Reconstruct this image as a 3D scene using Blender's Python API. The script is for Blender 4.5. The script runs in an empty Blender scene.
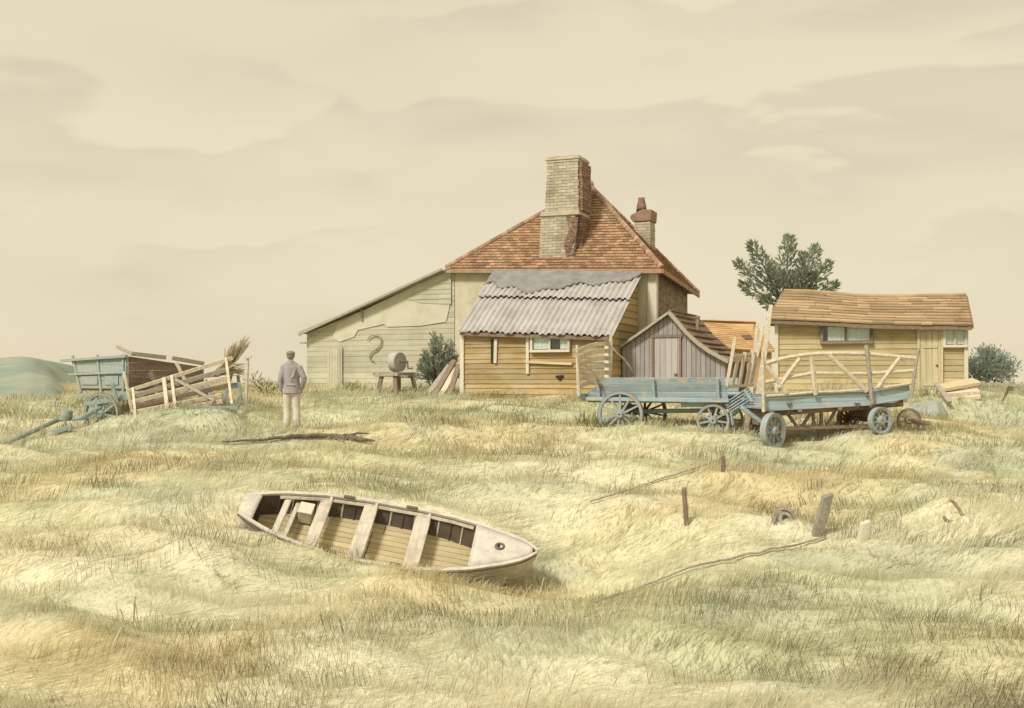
import bpy, bmesh, math, random
import numpy as np
from mathutils import Vector, Matrix
random.seed(7)
rng = np.random.default_rng(11)
scene = bpy.context.scene
COL = scene.collection
F, CX, CY, CZ = 1100.0, 512.0, 382.0, 3.0
CAM = Vector((0, 0, CZ))
UP = Vector((0, 0, 1))


def P(px, py, d):
    """point seen at a pixel of the photograph, d metres away along +Y"""
    return Vector(((px - CX) / F * d, d, CZ + (CY - py) / F * d))


# ------------------------------------------------------------------ materials
SAT = .74


def desat(c, k=None):
    k = SAT if k is None else k
    g = .3 * c[0] + .55 * c[1] + .15 * c[2]
    return tuple(g + (x - g) * k for x in c)


def mat(name, cols, scale=3.0, stretch=(1, 1, 1), sat=None, rough=0.85, bump=0.25, island=0.25,
        stain=None, stain_scale=0.7, stain_amt=0.5, fine=30.0, metal=0.0, spec=0.3, edge=(.48, .66)):
    cols = [desat(c, sat) for c in cols]
    stain = desat(stain, sat) if stain else None
    m = bpy.data.materials.new(name)
    m.use_nodes = True
    nt = m.node_tree
    N, L = nt.nodes, nt.links
    bs = N['Principled BSDF']
    tc = N.new('ShaderNodeTexCoord')
    mp = N.new('ShaderNodeMapping')
    mp.inputs['Scale'].default_value = stretch
    L.new(tc.outputs['Object'], mp.inputs['Vector'])
    geo = N.new('ShaderNodeNewGeometry')
    addv = N.new('ShaderNodeVectorMath'); addv.operation = 'ADD'
    sc = N.new('ShaderNodeVectorMath'); sc.operation = 'SCALE'
    comb = N.new('ShaderNodeCombineXYZ')
    L.new(geo.outputs['Random Per Island'], comb.inputs[0])
    L.new(geo.outputs['Random Per Island'], comb.inputs[1])
    L.new(comb.outputs[0], sc.inputs[0]); sc.inputs['Scale'].default_value = 37.0 if island else 0.0
    L.new(mp.outputs[0], addv.inputs[0]); L.new(sc.outputs[0], addv.inputs[1])
    n1 = N.new('ShaderNodeTexNoise')
    n1.inputs['Scale'].default_value = scale
    n1.inputs['Detail'].default_value = 6
    n1.inputs['Roughness'].default_value = 0.6
    L.new(addv.outputs[0], n1.inputs['Vector'])
    rp = N.new('ShaderNodeValToRGB')
    e = rp.color_ramp.elements
    k = len(cols)
    while len(e) < k:
        e.new(0.5)
    for i, c in enumerate(cols):
        e[i].position = 0.28 + 0.44 * i / max(1, k - 1)
        e[i].color = (*c, 1)
    L.new(n1.outputs['Fac'], rp.inputs[0])
    colsock = rp.outputs[0]
    if stain:
        n2 = N.new('ShaderNodeTexNoise')
        n2.inputs['Scale'].default_value = stain_scale
        n2.inputs['Detail'].default_value = 5
        n2.inputs['Roughness'].default_value = 0.65
        L.new(tc.outputs['Object'], n2.inputs['Vector'])
        mr = N.new('ShaderNodeMapRange')
        mr.inputs[1].default_value = edge[0]; mr.inputs[2].default_value = edge[1]
        mr.inputs[3].default_value = 0.0; mr.inputs[4].default_value = stain_amt
        L.new(n2.outputs['Fac'], mr.inputs[0])
        mx = N.new('ShaderNodeMix'); mx.data_type = 'RGBA'
        L.new(mr.outputs[0], mx.inputs[0])
        L.new(colsock, mx.inputs[6]); mx.inputs[7].default_value = (*stain, 1)
        colsock = mx.outputs[2]
    if island:
        hs = N.new('ShaderNodeHueSaturation')
        mr2 = N.new('ShaderNodeMapRange')
        mr2.inputs[3].default_value = 1 - island; mr2.inputs[4].default_value = 1 + island * 0.7
        L.new(geo.outputs['Random Per Island'], mr2.inputs[0])
        L.new(mr2.outputs[0], hs.inputs['Value'])
        L.new(colsock, hs.inputs['Color'])
        colsock = hs.outputs[0]
    L.new(colsock, bs.inputs['Base Color'])
    bs.inputs['Roughness'].default_value = rough
    bs.inputs['Metallic'].default_value = metal
    bs.inputs['Specular IOR Level'].default_value = spec
    if bump:
        n3 = N.new('ShaderNodeTexNoise')
        n3.inputs['Scale'].default_value = fine
        n3.inputs['Detail'].default_value = 4
        L.new(addv.outputs[0], n3.inputs['Vector'])
        bp = N.new('ShaderNodeBump')
        bp.inputs['Strength'].default_value = bump
        bp.inputs['Distance'].default_value = 0.02
        L.new(n3.outputs['Fac'], bp.inputs['Height'])
        L.new(bp.outputs[0], bs.inputs['Normal'])
    return m


def attr_mat(name, translucent=0.3, rough=0.8, attr='col', noise_amt=0.0):
    m = bpy.data.materials.new(name)
    m.use_nodes = True
    nt = m.node_tree
    N, L = nt.nodes, nt.links
    bs = N['Principled BSDF']
    at = N.new('ShaderNodeAttribute'); at.attribute_name = attr
    colsock = at.outputs['Color']
    if noise_amt:
        tc = N.new('ShaderNodeTexCoord')
        n = N.new('ShaderNodeTexNoise'); n.inputs['Scale'].default_value = 5.0
        n.inputs['Detail'].default_value = 10; n.inputs['Roughness'].default_value = 0.75
        L.new(tc.outputs['Object'], n.inputs['Vector'])
        mr = N.new('ShaderNodeMapRange')
        mr.inputs[1].default_value = 0.3; mr.inputs[2].default_value = 0.7
        mr.inputs[3].default_value = 1 - noise_amt; mr.inputs[4].default_value = 1 + noise_amt
        L.new(n.outputs['Fac'], mr.inputs[0])
        hs = N.new('ShaderNodeHueSaturation')
        L.new(mr.outputs[0], hs.inputs['Value']); L.new(colsock, hs.inputs['Color'])
        colsock = hs.outputs[0]
        bp = N.new('ShaderNodeBump'); bp.inputs['Strength'].default_value = 0.6
        bp.inputs['Distance'].default_value = 0.05
        n4 = N.new('ShaderNodeTexNoise'); n4.inputs['Scale'].default_value = 22
        n4.inputs['Detail'].default_value = 6
        L.new(tc.outputs['Object'], n4.inputs['Vector'])
        L.new(n4.outputs['Fac'], bp.inputs['Height']); L.new(bp.outputs[0], bs.inputs['Normal'])
    L.new(colsock, bs.inputs['Base Color'])
    bs.inputs['Roughness'].default_value = rough
    bs.inputs['Specular IOR Level'].default_value = 0.15
    if translucent:
        out = N['Material Output']
        tr = N.new('ShaderNodeBsdfTranslucent')
        L.new(colsock, tr.inputs['Color'])
        mx = N.new('ShaderNodeMixShader'); mx.inputs[0].default_value = translucent
        L.new(bs.outputs[0], mx.inputs[1]); L.new(tr.outputs[0], mx.inputs[2])
        L.new(mx.outputs[0], out.inputs['Surface'])
    return m


HS = (0.5, 7, 9)      # grain along local x
VS = (8, 8, 0.5)      # grain along local z
LS = (7, 7, 7)
MAT = {
    'plaster': mat('plaster', [(.50, .45, .28), (.66, .60, .42)], 2.2, rough=.95, island=0, stain=(.40, .38, .22), stain_amt=.7, stain_scale=.9, bump=.2),
    'wing_board': mat('wing_board', [(.42, .40, .26), (.56, .53, .36)], 2.0, HS, island=.13, stain=(.34, .34, .235), stain_amt=.7),
    'wing_plaster': mat('wing_plaster', [(.52, .49, .34), (.60, .57, .42)], 1.5, island=0, stain=(.40, .39, .22), stain_amt=.6),
    'brick': mat('brick', [(.24, .15, .085), (.40, .29, .17)], 6, island=.3, stain=(.15, .10, .06), stain_amt=.5),
    'tile': mat('tile', [(.28, .145, .07), (.42, .25, .125)], 2.5, sat=.84, island=.38, stain=(.50, .38, .20), stain_scale=.4, stain_amt=.9),
    'tile_dark': mat('tile_dark', [(.30, .15, .08), (.46, .30, .15)], 4, island=.3),
    'stack': mat('stack', [(.37, .31, .20), (.54, .47, .325)], 2.5, island=.16, stain=(.26, .20, .11), stain_amt=.6, stain_scale=1.2),
    'stack_red': mat('stack_red', [(.19, .10, .06), (.31, .18, .11)], 5, island=.3),
    'tin': mat('tin', [(.36, .345, .325), (.50, .48, .45)], 1.5, (1.5, 1.5, 1.5), rough=.6, island=0, stain=(.30, .26, .21), stain_amt=.6, stain_scale=1.3, metal=.0, bump=.1, spec=.5),
    'felt': mat('felt', [(.17, .165, .16), (.30, .29, .27)], 3, island=0, bump=.4),  # dark grey also carries the shadow painted along the roof top
    'yboard': mat('yboard', [(.30, .20, .07), (.50, .37, .17)], 2.2, HS, sat=.9, island=.28, stain=(.55, .46, .30), stain_amt=.6, stain_scale=.8),
    'yboard_side': mat('yboard_side', [(.38, .25, .06), (.52, .38, .13)], 2.2, LS, island=.22),
    'ypale': mat('ypale', [(.50, .37, .17), (.62, .50, .28)], 2.2, HS, island=.15),
    'frame_pale': mat('frame_pale', [(.52, .46, .33), (.66, .60, .47)], 3, LS, island=.15),
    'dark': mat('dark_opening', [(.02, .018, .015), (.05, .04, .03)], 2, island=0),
    'curtain': mat('curtain', [(.80, .79, .77), (.90, .89, .86)], 3, (9, 1, .4), island=.1),
    'mauve': mat('mauve_board', [(.28, .25, .235), (.41, .37, .345)], 2, VS, island=.16, stain=(.24, .20, .18), stain_amt=.5),
    'door_mauve': mat('door_mauve', [(.36, .33, .30), (.48, .44, .40)], 2, VS, island=.12),
    'brown_roof': mat('brown_roof', [(.19, .115, .07), (.32, .22, .135)], 3, island=.25, stain=(.38, .30, .19), stain_amt=.4),
    'orange': mat('orange_roof', [(.52, .28, .07), (.64, .40, .13)], 2.5, island=.2),
    'shingle': mat('shingle', [(.33, .20, .08), (.52, .37, .17)], 2.5, (.7, 4, 4), island=.26, stain=(.25, .15, .07), stain_amt=.55),
    'hut': mat('hut_board', [(.44, .33, .11), (.60, .49, .23)], 2.2, HS, island=.22, stain=(.36, .27, .11), stain_amt=.65, stain_scale=1.1),
    'hut_door': mat('hut_door', [(.46, .38, .17), (.60, .52, .29)], 2.2, VS, island=.15),
    'blue': mat('blue_paint', [(.20, .275, .315), (.36, .43, .455)], 2.0, HS, sat=1, island=.2, rough=.7, stain=(.42, .38, .30), stain_amt=.85, stain_scale=6, edge=(.55, .60)),
    'bluew': mat('blue_wheel', [(.22, .28, .31), (.38, .43, .445)], 5, LS, sat=1, island=.15, rough=.7, stain=(.34, .29, .21), stain_amt=.75, stain_scale=8, edge=(.52, .58)),
    'pale_wood': mat('pale_wood', [(.46, .37, .23), (.70, .61, .44)], 2.2, LS, island=.22),
    'brown_wood': mat('brown_wood', [(.17, .105, .065), (.30, .20, .13)], 2.5, LS, island=.25),
    'grey_wood': mat('grey_wood', [(.25, .22, .16), (.42, .37, .28)], 2.5, LS, island=.25),
    'iron': mat('iron', [(.09, .075, .06), (.18, .14, .10)], 8, island=0, rough=.6),
    'rust': mat('rust', [(.22, .13, .08), (.38, .28, .18)], 8, island=0, rough=.8),
    'stone': mat('stone', [(.34, .325, .28), (.50, .47, .41)], 6, island=0),
    'cart_grey': mat('cart_grey', [(.20, .255, .25), (.34, .395, .375)], 2.2, LS, sat=1, island=.18, stain=(.36, .35, .26), stain_amt=.5),
    'cart_brown': mat('cart_brown', [(.17, .11, .075), (.27, .18, .125)], 2.4, LS, island=.2),
    'hull': mat('hull_paint', [(.50, .45, .38), (.66, .60, .50)], 5, island=0, rough=.6, stain=(.42, .37, .29), stain_amt=.6, stain_scale=6, edge=(.50, .62)),
    'hull_in': mat('hull_inner', [(.06, .045, .03), (.14, .105, .07)], 3, island=.2, rough=.8),  # brown darkened so the colour itself deepens the shade inside the boat
    'thwart': mat('thwart', [(.46, .39, .28), (.68, .60, .46)], 3, (6, .8, 6), island=.1, rough=.7, stain=(.33, .27, .2), stain_amt=.7, stain_scale=4),
    'sole': mat('floor_board', [(.48, .37, .15), (.62, .50, .24)], 3, (.8, 7, 7), island=.16),
    'jacket': mat('jacket', [(.28, .25, .26), (.38, .345, .35)], 6, island=0, rough=.95, fine=90, bump=.5),
    'trouser': mat('trouser', [(.52, .46, .36), (.66, .60, .49)], 6, island=0, rough=.95, fine=90, bump=.4),
    'cap': mat('cap', [(.20, .18, .14), (.28, .25, .19)], 9, island=0, rough=.95),
    'skin': mat('skin', [(.42, .25, .17), (.50, .31, .22)], 9, island=0, rough=.6, bump=.05),
    'boot': mat('boot', [(.08, .06, .045), (.13, .10, .07)], 9, island=0, rough=.6),
    'hair': mat('hair', [(.20, .17, .13), (.30, .26, .2)], 30, island=0, rough=.8),
    'bark': mat('bark', [(.10, .075, .05), (.2, .16, .11)], 8, island=0),
    'straw': mat('straw_twigs', [(.40, .31, .17), (.58, .48, .28)], 6, LS, island=.3),
    'tarp': mat('tarpaulin', [(.27, .31, .26), (.38, .41, .34)], 2.5, island=0, rough=.7),
}
GL = bpy.data.materials.new('glass')
GL.use_nodes = True
_n = GL.node_tree.nodes; _l = GL.node_tree.links
_t = _n.new('ShaderNodeBsdfTransparent'); _g = _n.new('ShaderNodeBsdfGlossy'); _g.inputs['Roughness'].default_value = .06
_t.inputs['Color'].default_value = (.88, .92, .90, 1)
_m = _n.new('ShaderNodeMixShader'); _m.inputs[0].default_value = .07; _l.new(_t.outputs[0], _m.inputs[1]); _l.new(_g.outputs[0], _m.inputs[2])
_l.new(_m.outputs[0], _n['Material Output'].inputs['Surface'])
_n.remove(_n['Principled BSDF'])
MAT['glass'] = GL
MAT['leaf'] = attr_mat('leaf', .45, .7)
MAT['grass'] = attr_mat('grass_blades', .5, .8)
MAT['ground'] = attr_mat('meadow_ground', 0, .95, noise_amt=.16)


# ------------------------------------------------------------------ mesh builder
class MB:
    def __init__(s):
        s.v = []; s.f = []; s.c = []

    def slab(s, pts, nv):
        pts = [Vector(p) for p in pts]
        k = len(s.v); n = len(pts)
        nvs = nv if isinstance(nv, list) else [Vector(nv)] * n
        s.v += pts + [p + q for p, q in zip(pts, nvs)]
        s.f.append(tuple(range(k, k + n))[::-1])
        s.f.append(tuple(range(k + n, k + 2 * n)))
        for i in range(n):
            j = (i + 1) % n
            s.f.append((k + i, k + j, k + n + j, k + n + i))
        return s

    def beam(s, p0, p1, w, h, up=UP, taper=1.0):
        p0 = Vector(p0); p1 = Vector(p1)
        d = (p1 - p0).normalized()
        up = Vector(up)
        side = d.cross(up)
        if side.length < 1e-4:
            side = d.cross(Vector((1, 0, 0)))
        side.normalize()
        u2 = side.cross(d).normalized()
        k = len(s.v)
        for p, t in ((p0, 1.0), (p1, taper)):
            for a, b in ((-1, -1), (1, -1), (1, 1), (-1, 1)):
                s.v.append(p + side * (a * w * t / 2) + u2 * (b * h * t / 2))
        s.f += [(k, k+1, k+2, k+3), (k+7, k+6, k+5, k+4)]
        for i in range(4):
            j = (i + 1) % 4
            s.f.append((k + i, k + 4 + i, k + 4 + j, k + j))
        return s

    def box(s, c, size):
        c = Vector(c); x, y, z = size
        return s.beam(c - Vector((x / 2, 0, 0)), c + Vector((x / 2, 0, 0)), y, z)

    def tube(s, path, r, n=8):
        path = [Vector(p) for p in path]
        m = len(path)
        rs = list(r) if isinstance(r, (list, tuple)) else [r] * m
        k = len(s.v)
        prev = None
        for i, p in enumerate(path):
            d = (path[min(i + 1, m - 1)] - path[max(i - 1, 0)]).normalized()
            if prev is None:
                a = d.cross(UP)
                if a.length < .05:
                    a = d.cross(Vector((1, 0, 0)))
            else:
                a = prev - d * prev.dot(d)
            a.normalize(); prev = a
            b = d.cross(a)
            for j in range(n):
                t = 2 * math.pi * j / n
                s.v.append(p + (a * math.cos(t) + b * math.sin(t)) * rs[i])
        for i in range(m - 1):
            for j in range(n):
                j2 = (j + 1) % n
                s.f.append((k + i*n + j, k + i*n + j2, k + (i+1)*n + j2, k + (i+1)*n + j))
        s.f.append(tuple(range(k, k + n))[::-1])
        s.f.append(tuple(range(k + (m-1)*n, k + m*n)))
        return s

    def lathe(s, prof, o, axis, n=24):
        """closed profile (r, h) spun round an axis"""
        o = Vector(o); axis = Vector(axis).normalized()
        a = axis.cross(UP)
        if a.length < .05:
            a = axis.cross(Vector((1, 0, 0)))
        a.normalize(); b = axis.cross(a)
        k = len(s.v); m = len(prof)
        for j in range(n):
            t = 2 * math.pi * j / n
            e = a * math.cos(t) + b * math.sin(t)
            for r, h in prof:
                s.v.append(o + axis * h + e * r)
        for j in range(n):
            j2 = (j + 1) % n
            for i in range(m):
                i2 = (i + 1) % m
                s.f.append((k + j*m + i, k + j*m + i2, k + j2*m + i2, k + j2*m + i))
        return s

    def ball(s, c, r, n=10):
        c = Vector(c); r = Vector(r) if not isinstance(r, (int, float)) else Vector((r, r, r))
        k = len(s.v)
        s.v.append(c + Vector((0, 0, r.z)))
        for i in range(1, n):
            ph = math.pi * i / n
            for j in range(n * 2):
                t = math.pi * j / n
                s.v.append(c + Vector((r.x * math.sin(ph) * math.cos(t), r.y * math.sin(ph) * math.sin(t), r.z * math.cos(ph))))
        s.v.append(c - Vector((0, 0, r.z)))
        q = 2 * n
        for j in range(q):
            s.f.append((k, k + 1 + j, k + 1 + (j + 1) % q))
            s.f.append((len(s.v) - 1, k + 1 + (n-2)*q + (j + 1) % q, k + 1 + (n-2)*q + j))
        for i in range(n - 2):
            for j in range(q):
                j2 = (j + 1) % q
                s.f.append((k+1+i*q+j, k+1+(i+1)*q+j, k+1+(i+1)*q+j2, k+1+i*q+j2))
        return s

    def grid(s, rows):
        k = len(s.v); n = len(rows[0])
        for r in rows:
            s.v += [Vector(p) for p in r]
        for i in range(len(rows) - 1):
            for j in range(n - 1):
                s.f.append((k+i*n+j, k+i*n+j+1, k+(i+1)*n+j+1, k+(i+1)*n+j))
        return s

    def leaf(s, p, d, nrm, ln, w, col):
        d = d.normalized(); sd = d.cross(nrm)
        if sd.length < 1e-3:
            sd = d.cross(UP + Vector((.1, 0, 0)))
        sd.normalize()
        k = len(s.v)
        s.v += [p, p + d * ln * .45 + sd * w * .5, p + d * ln, p + d * ln * .45 - sd * w * .5]
        s.f.append((k, k+1, k+2, k+3))
        s.c += [col] * 4

    def islands(s):
        par = list(range(len(s.v)))
        def fd(i):
            while par[i] != i:
                par[i] = par[par[i]]; i = par[i]
            return i
        for f in s.f:
            for j in f[1:]:
                a, b = fd(f[0]), fd(j)
                if a != b: par[b] = a
        grp = {}
        for f in s.f:
            grp.setdefault(fd(f[0]), []).append(f)
        out = []
        for fs in grp.values():
            m = MB(); mp = {}
            for f in fs:
                for j in f:
                    if j not in mp:
                        mp[j] = len(m.v); m.v.append(s.v[j])
                m.f.append(tuple(mp[j] for j in f))
            out.append(m)
        return out

    def build_each(s, name, m, parent=None, **kw):
        """every separate piece becomes a part of its own; returns the first"""
        obs = [i.build(name, m, parent, **kw) for i in s.islands()]
        return obs[0]

    def build(s, name, m, parent=None, smooth=False, bevel=0.0, recalc=True, solid=0.0):
        me = bpy.data.meshes.new(name)
        me.from_pydata([tuple(v) for v in s.v], [], s.f)
        if recalc:
            bm = bmesh.new(); bm.from_mesh(me)
            bmesh.ops.recalc_face_normals(bm, faces=bm.faces)
            bm.to_mesh(me); bm.free()
        if s.c:
            ca = me.color_attributes.new('col', 'FLOAT_COLOR', 'POINT')
            ca.data.foreach_set('color', np.array([(*c, 1) for c in s.c], dtype=np.float32).ravel())
        if smooth:
            me.polygons.foreach_set('use_smooth', [True] * len(me.polygons))
        me.materials.append(MAT[m])
        o = bpy.data.objects.new(name, me)
        COL.objects.link(o)
        if parent:
            o.parent = parent
        if solid:
            md = o.modifiers.new('Solidify', 'SOLIDIFY'); md.thickness = solid; md.offset = 0
        if bevel:
            md = o.modifiers.new('Bevel', 'BEVEL'); md.width = bevel; md.segments = 1
            md.limit_method = 'ANGLE'; md.angle_limit = math.radians(40)
        return o


def tag(o, label=None, cat=None, group=None, kind=None):
    if label: o['label'] = label
    if cat: o['category'] = cat
    if group: o['group'] = group
    if kind: o['kind'] = kind
    return o


def thing(name, label, cat, loc=(0, 0, 0), rz=0.0, group=None):
    o = bpy.data.objects.new(name, None)
    o.empty_display_size = .2
    COL.objects.link(o)
    o.location = loc; o.rotation_euler = (0, 0, rz)
    return tag(o, label, cat, group)


class Frame:
    """a standing frame: u along the front, v into the depth, w up.
    theta > 0 turns the right end nearer to the viewer"""
    def __init__(s, o, theta):
        t = math.radians(theta)
        s.o = Vector(o); s.th = -t
        s.u = Vector((math.cos(t), -math.sin(t), 0)); s.v = Vector((math.sin(t), math.cos(t), 0))

    def world(s, q):
        return s.o + s.u * q[0] + s.v * q[1] + UP * q[2]

    def local(s, p):
        p = Vector(p) - s.o
        return Vector((p.dot(s.u), p.dot(s.v), p.z))

    def _ray(s, px, py):
        return Vector(((px - CX) / F, 1, (CY - py) / F))

    def hit(s, px, py, v=0.0):
        D = s._ray(px, py)
        t = ((s.o + s.v * v - CAM).dot(s.v)) / D.dot(s.v)
        return s.local(CAM + D * t)

    def hitu(s, px, py, u=0.0):
        D = s._ray(px, py)
        t = ((s.o + s.u * u - CAM).dot(s.u)) / D.dot(s.u)
        return s.local(CAM + D * t)

    def at(s, px, py, d):
        return s.local(P(px, py, d))

    def thing(s, name, label, cat, group=None):
        return thing(name, label, cat, s.o, s.th, group)


# ------------------------------------------------------------------ terrain
def _hash(ix, iy, seed):
    h = (ix * 374761393 + iy * 668265263 + seed * 1442695041) & 0xffffffff
    h = ((h ^ (h >> 13)) * 1274126177) & 0xffffffff
    return ((h ^ (h >> 16)) & 0xffff) / 65535.0


def vnoise(x, y, seed=0):
    x = np.asarray(x, float); y = np.asarray(y, float)
    ix = np.floor(x).astype(np.int64); iy = np.floor(y).astype(np.int64)
    fx = x - ix; fy = y - iy
    fx = fx*fx*fx*(fx*(fx*6-15)+10); fy = fy*fy*fy*(fy*(fy*6-15)+10)
    a = _hash(ix, iy, seed); b = _hash(ix+1, iy, seed); c = _hash(ix, iy+1, seed); d = _hash(ix+1, iy+1, seed)
    return (a*(1-fx)+b*fx)*(1-fy)+(c*(1-fx)+d*fx)*fy


def fbm(x, y, seed=0, o=4):
    s = 0; a = .5; t = 0
    for i in range(o):
        s = s + a * vnoise(x, y, seed + i * 17); t += a
        x = x * 2.03 + 3.1; y = y * 2.03 + 1.7; a *= .5
    return s / t


_pd = np.array([0, 3, 6, 8, 9.5, 12, 15, 18, 20, 22, 24.3, 28, 32, 36, 45, 80, 150, 420])
_pz = [1.45, 1.05, .5, .25] + [CZ-(y-382)/F*d for d, y in ((9.5, 708), (12, 622), (15, 545), (18, 497), (20, 472), (22, 452), (24.3, 431), (28, 410), (32, 396), (36, 390), (45, 387.5))] + [2.72, 2.55, 1.9]
_pz = np.array(_pz)
_fd = np.linspace(0, 420, 4201)
_fz = np.interp(_fd, _pd, _pz)
_k = np.exp(-np.linspace(-2, 2, 25)**2); _k /= _k.sum()
_fz = np.convolve(np.pad(_fz, 12, mode='edge'), _k, mode='valid')


def base_z(x, y):
    z = np.interp(np.abs(y), _fd, _fz)
    near = np.clip((60 - y) / 25, 0, 1)
    m = (fbm(x / 3.4 + .18 * y, y / 1.6, 3, 3) - .5) * .50 + (fbm(x / 1.25 + .5*y, y / .75, 9, 2) - .5) * .36
    m = m * np.clip((y - 4) / 6, .3, 1) * np.where(y > 27, np.clip(1 - (y - 27) / 6, .35, 1), 1)
    return z + m * near + (1 - near) * (fbm(x / 30, y / 30, 5, 3) - .5) * .5


CTRL = [  # px, py, depth : where the photograph shows the ground meeting things
    (30, 406, 28.5), (60, 402, 29.5), (0, 406, 29), (30, 404, 32), (-5, 404, 33), (66, 398, 32.5),
    (308, 389, 34.6), (380, 391, 33.0), (458, 394, 31.4), (540, 396, 30.2), (610, 398, 29.4), (660, 402, 28.9), (726, 402, 28.6),
    (776, 394, 29.6), (850, 391, 29.8), (930, 384, 30.2), (975, 386, 30.2), (960, 399, 27), (1010, 394, 28),
    (620, 431, 24.8), (656, 428, 26.0), (713, 433, 23.6), (773, 448, 22.4), (880, 433, 22.8), (909, 430, 23.2), (830, 438, 22.6),
    (292, 430, 24.3), (270, 431, 24.3), (315, 429, 24.3), (130, 417, 26.0), (100, 424, 25.4), (230, 411, 25.6), (60, 420, 27),
    (236, 527, 15.4), (262, 535, 15.15), (312, 550, 15.0), (355, 562, 14.95), (407, 576, 14.9), (463, 583, 14.95), (531, 603, 15.15), (560, 594, 15.4),
    (280, 512, 16.1), (350, 524, 16.2), (420, 538, 16.2), (490, 552, 16.2), (545, 566, 16.2),
    (250, 491, 17.3), (350, 497, 17.3), (450, 512, 17.3), (540, 520, 17.4),
    (686, 524, 16.5), (815, 534, 16.3), (862, 541, 16.0), (724, 471, 20),
]
_cp = np.array([[(px-CX)/F*d, d, CZ-(py-CY)/F*d] for px, py, d in CTRL])


def _kern(ax, ay, bx, by):
    r2 = (ax[:, None]-bx[None])**2 + (ay[:, None]-by[None])**2
    s = .75 + .035 * by[None]
    return np.exp(-r2 / (2 * s * s))


_res = _cp[:, 2] - base_z(_cp[:, 0], _cp[:, 1])
_K = _kern(_cp[:, 0], _cp[:, 1], _cp[:, 0], _cp[:, 1])
_w = np.linalg.solve(_K.T @ _K + 2e-2 * np.eye(len(_cp)), _K.T @ _res)


def gz(x, y):
    sc_ = np.ndim(x) == 0
    x = np.atleast_1d(np.asarray(x, float)).ravel(); y = np.atleast_1d(np.asarray(y, float)).ravel()
    z = base_z(x, y)
    sel = (y > 8) & (y < 42) & (np.abs(x) < 25)
    if sel.any():
        z[sel] += _kern(x[sel], y[sel], _cp[:, 0], _cp[:, 1]) @ _w
    return float(z[0]) if sc_ else z


def ground_at(px, py, lo=8.0, hi=60.0):
    """where the line of sight through a pixel meets the ground"""
    ds = np.arange(lo, hi, .04)
    z = gz((px-CX)/F*ds, ds); rz = CZ + (CY-py)/F*ds
    i = np.argmax(rz <= z)
    d = ds[i] if rz[i] <= z[i] else hi
    return Vector(((px-CX)/F*d, d, gz((px-CX)/F*d, d)))


def patch_cols(x, y):
    """the meadow's own colour patches: bleached straw, ochre, sage and dull green"""
    straw = np.array([.62, .585, .37]); ochre = np.array([.60, .51, .285]); sage = np.array([.48, .50, .31])
    pale = np.array([.70, .665, .475]); teal = np.array([.41, .44, .32])
    a = fbm(x/4.5+2, y/2.2, 21, 4); b = fbm(x/3.5+9, y/1.8+4, 33, 4); c = fbm(x/5.5+5, y/2.6+8, 47, 4)
    e = fbm(x/2.4+15, y/1.1+3, 59, 3)
    w = np.stack([np.full_like(a, .55), np.clip((a-.5)*8, 0, 1.6), np.clip((b-.47)*9, 0, 1.8), np.clip((c-.52)*8, 0, 1.4), np.clip((e-.57)*9, 0, 1.5)], 1)
    # ochre sweep in front of the buildings, pale turf at the near edge
    w[:, 1] += 1.2*np.exp(-(((x+2.0)/3.6)**2 + ((y-22.3)/1.5)**2)) + .5*np.exp(-(((x-4)/3)**2+((y-19.5)/1.3)**2))
    w[:, 2] += 1.0*np.exp(-(((x+1.5)/5)**2 + ((y-27)/2)**2)) + 1.1*np.exp(-(((x-1.0)/2.2)**2 + ((y-11.0)/.9)**2))
    w[:, 3] += 1.5*np.clip((10.6-y)/1.2, 0, 1)
    w[:, 4] += 1.3*np.exp(-(((x+10)/2.5)**2 + ((y-24)/2.2)**2)) + 1.0*np.exp(-(((x-4.5)/1.6)**2+((y-25)/1.2)**2))
    w /= w.sum(1, keepdims=True)
    return (w @ np.stack([straw, ochre, sage, pale, teal])) * np.array([.955, .965, 1.0])


def axis_pts(fine0, fine1, step, lo, hi, grow=1.22):
    pts = list(np.arange(fine0, fine1 + 1e-6, step))
    s = step
    while pts[-1] < hi:
        s *= grow; pts.append(pts[-1] + s)
    s = step
    while pts[0] > lo:
        s *= grow; pts.insert(0, pts[0] - s)
    return np.array(pts)


def make_ground(pits=()):
    xs = axis_pts(-15, 15, .14, -420, 420); ys = axis_pts(8.5, 36, .12, -60, 430)
    X, Y = np.meshgrid(xs, ys)
    x = X.ravel(); y = Y.ravel()
    z = gz(x, y)
    for poly, dz in pits:
        z[in_poly(x, y, poly)] -= dz
    n, m = len(ys), len(xs)
    me = bpy.data.meshes.new('ground')
    idx = np.arange(n*m).reshape(n, m)
    fc = np.stack([idx[:-1, :-1], idx[:-1, 1:], idx[1:, 1:], idx[1:, :-1]], -1).reshape(-1, 4)
    me.vertices.add(n*m); me.loops.add(fc.size); me.polygons.add(len(fc))
    me.vertices.foreach_set('co', np.stack([x, y, z], 1).astype(np.float32).ravel())
    me.loops.foreach_set('vertex_index', fc.ravel().astype(np.int32))
    me.polygons.foreach_set('loop_start', np.arange(0, fc.size, 4, dtype=np.int32))
    me.polygons.foreach_set('use_smooth', np.ones(len(fc), dtype=bool))
    me.update(calc_edges=True)
    col = patch_cols(x, y)
    ca = me.color_attributes.new('col', 'FLOAT_COLOR', 'POINT')
    ca.data.foreach_set('color', np.concatenate([col, np.ones((len(col), 1))], 1).astype(np.float32).ravel())
    me.materials.append(MAT['ground'])
    o = bpy.data.objects.new('ground', me); COL.objects.link(o)
    tag(o, kind='structure')


FOOT = []   # footprints kept clear of grass


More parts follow.
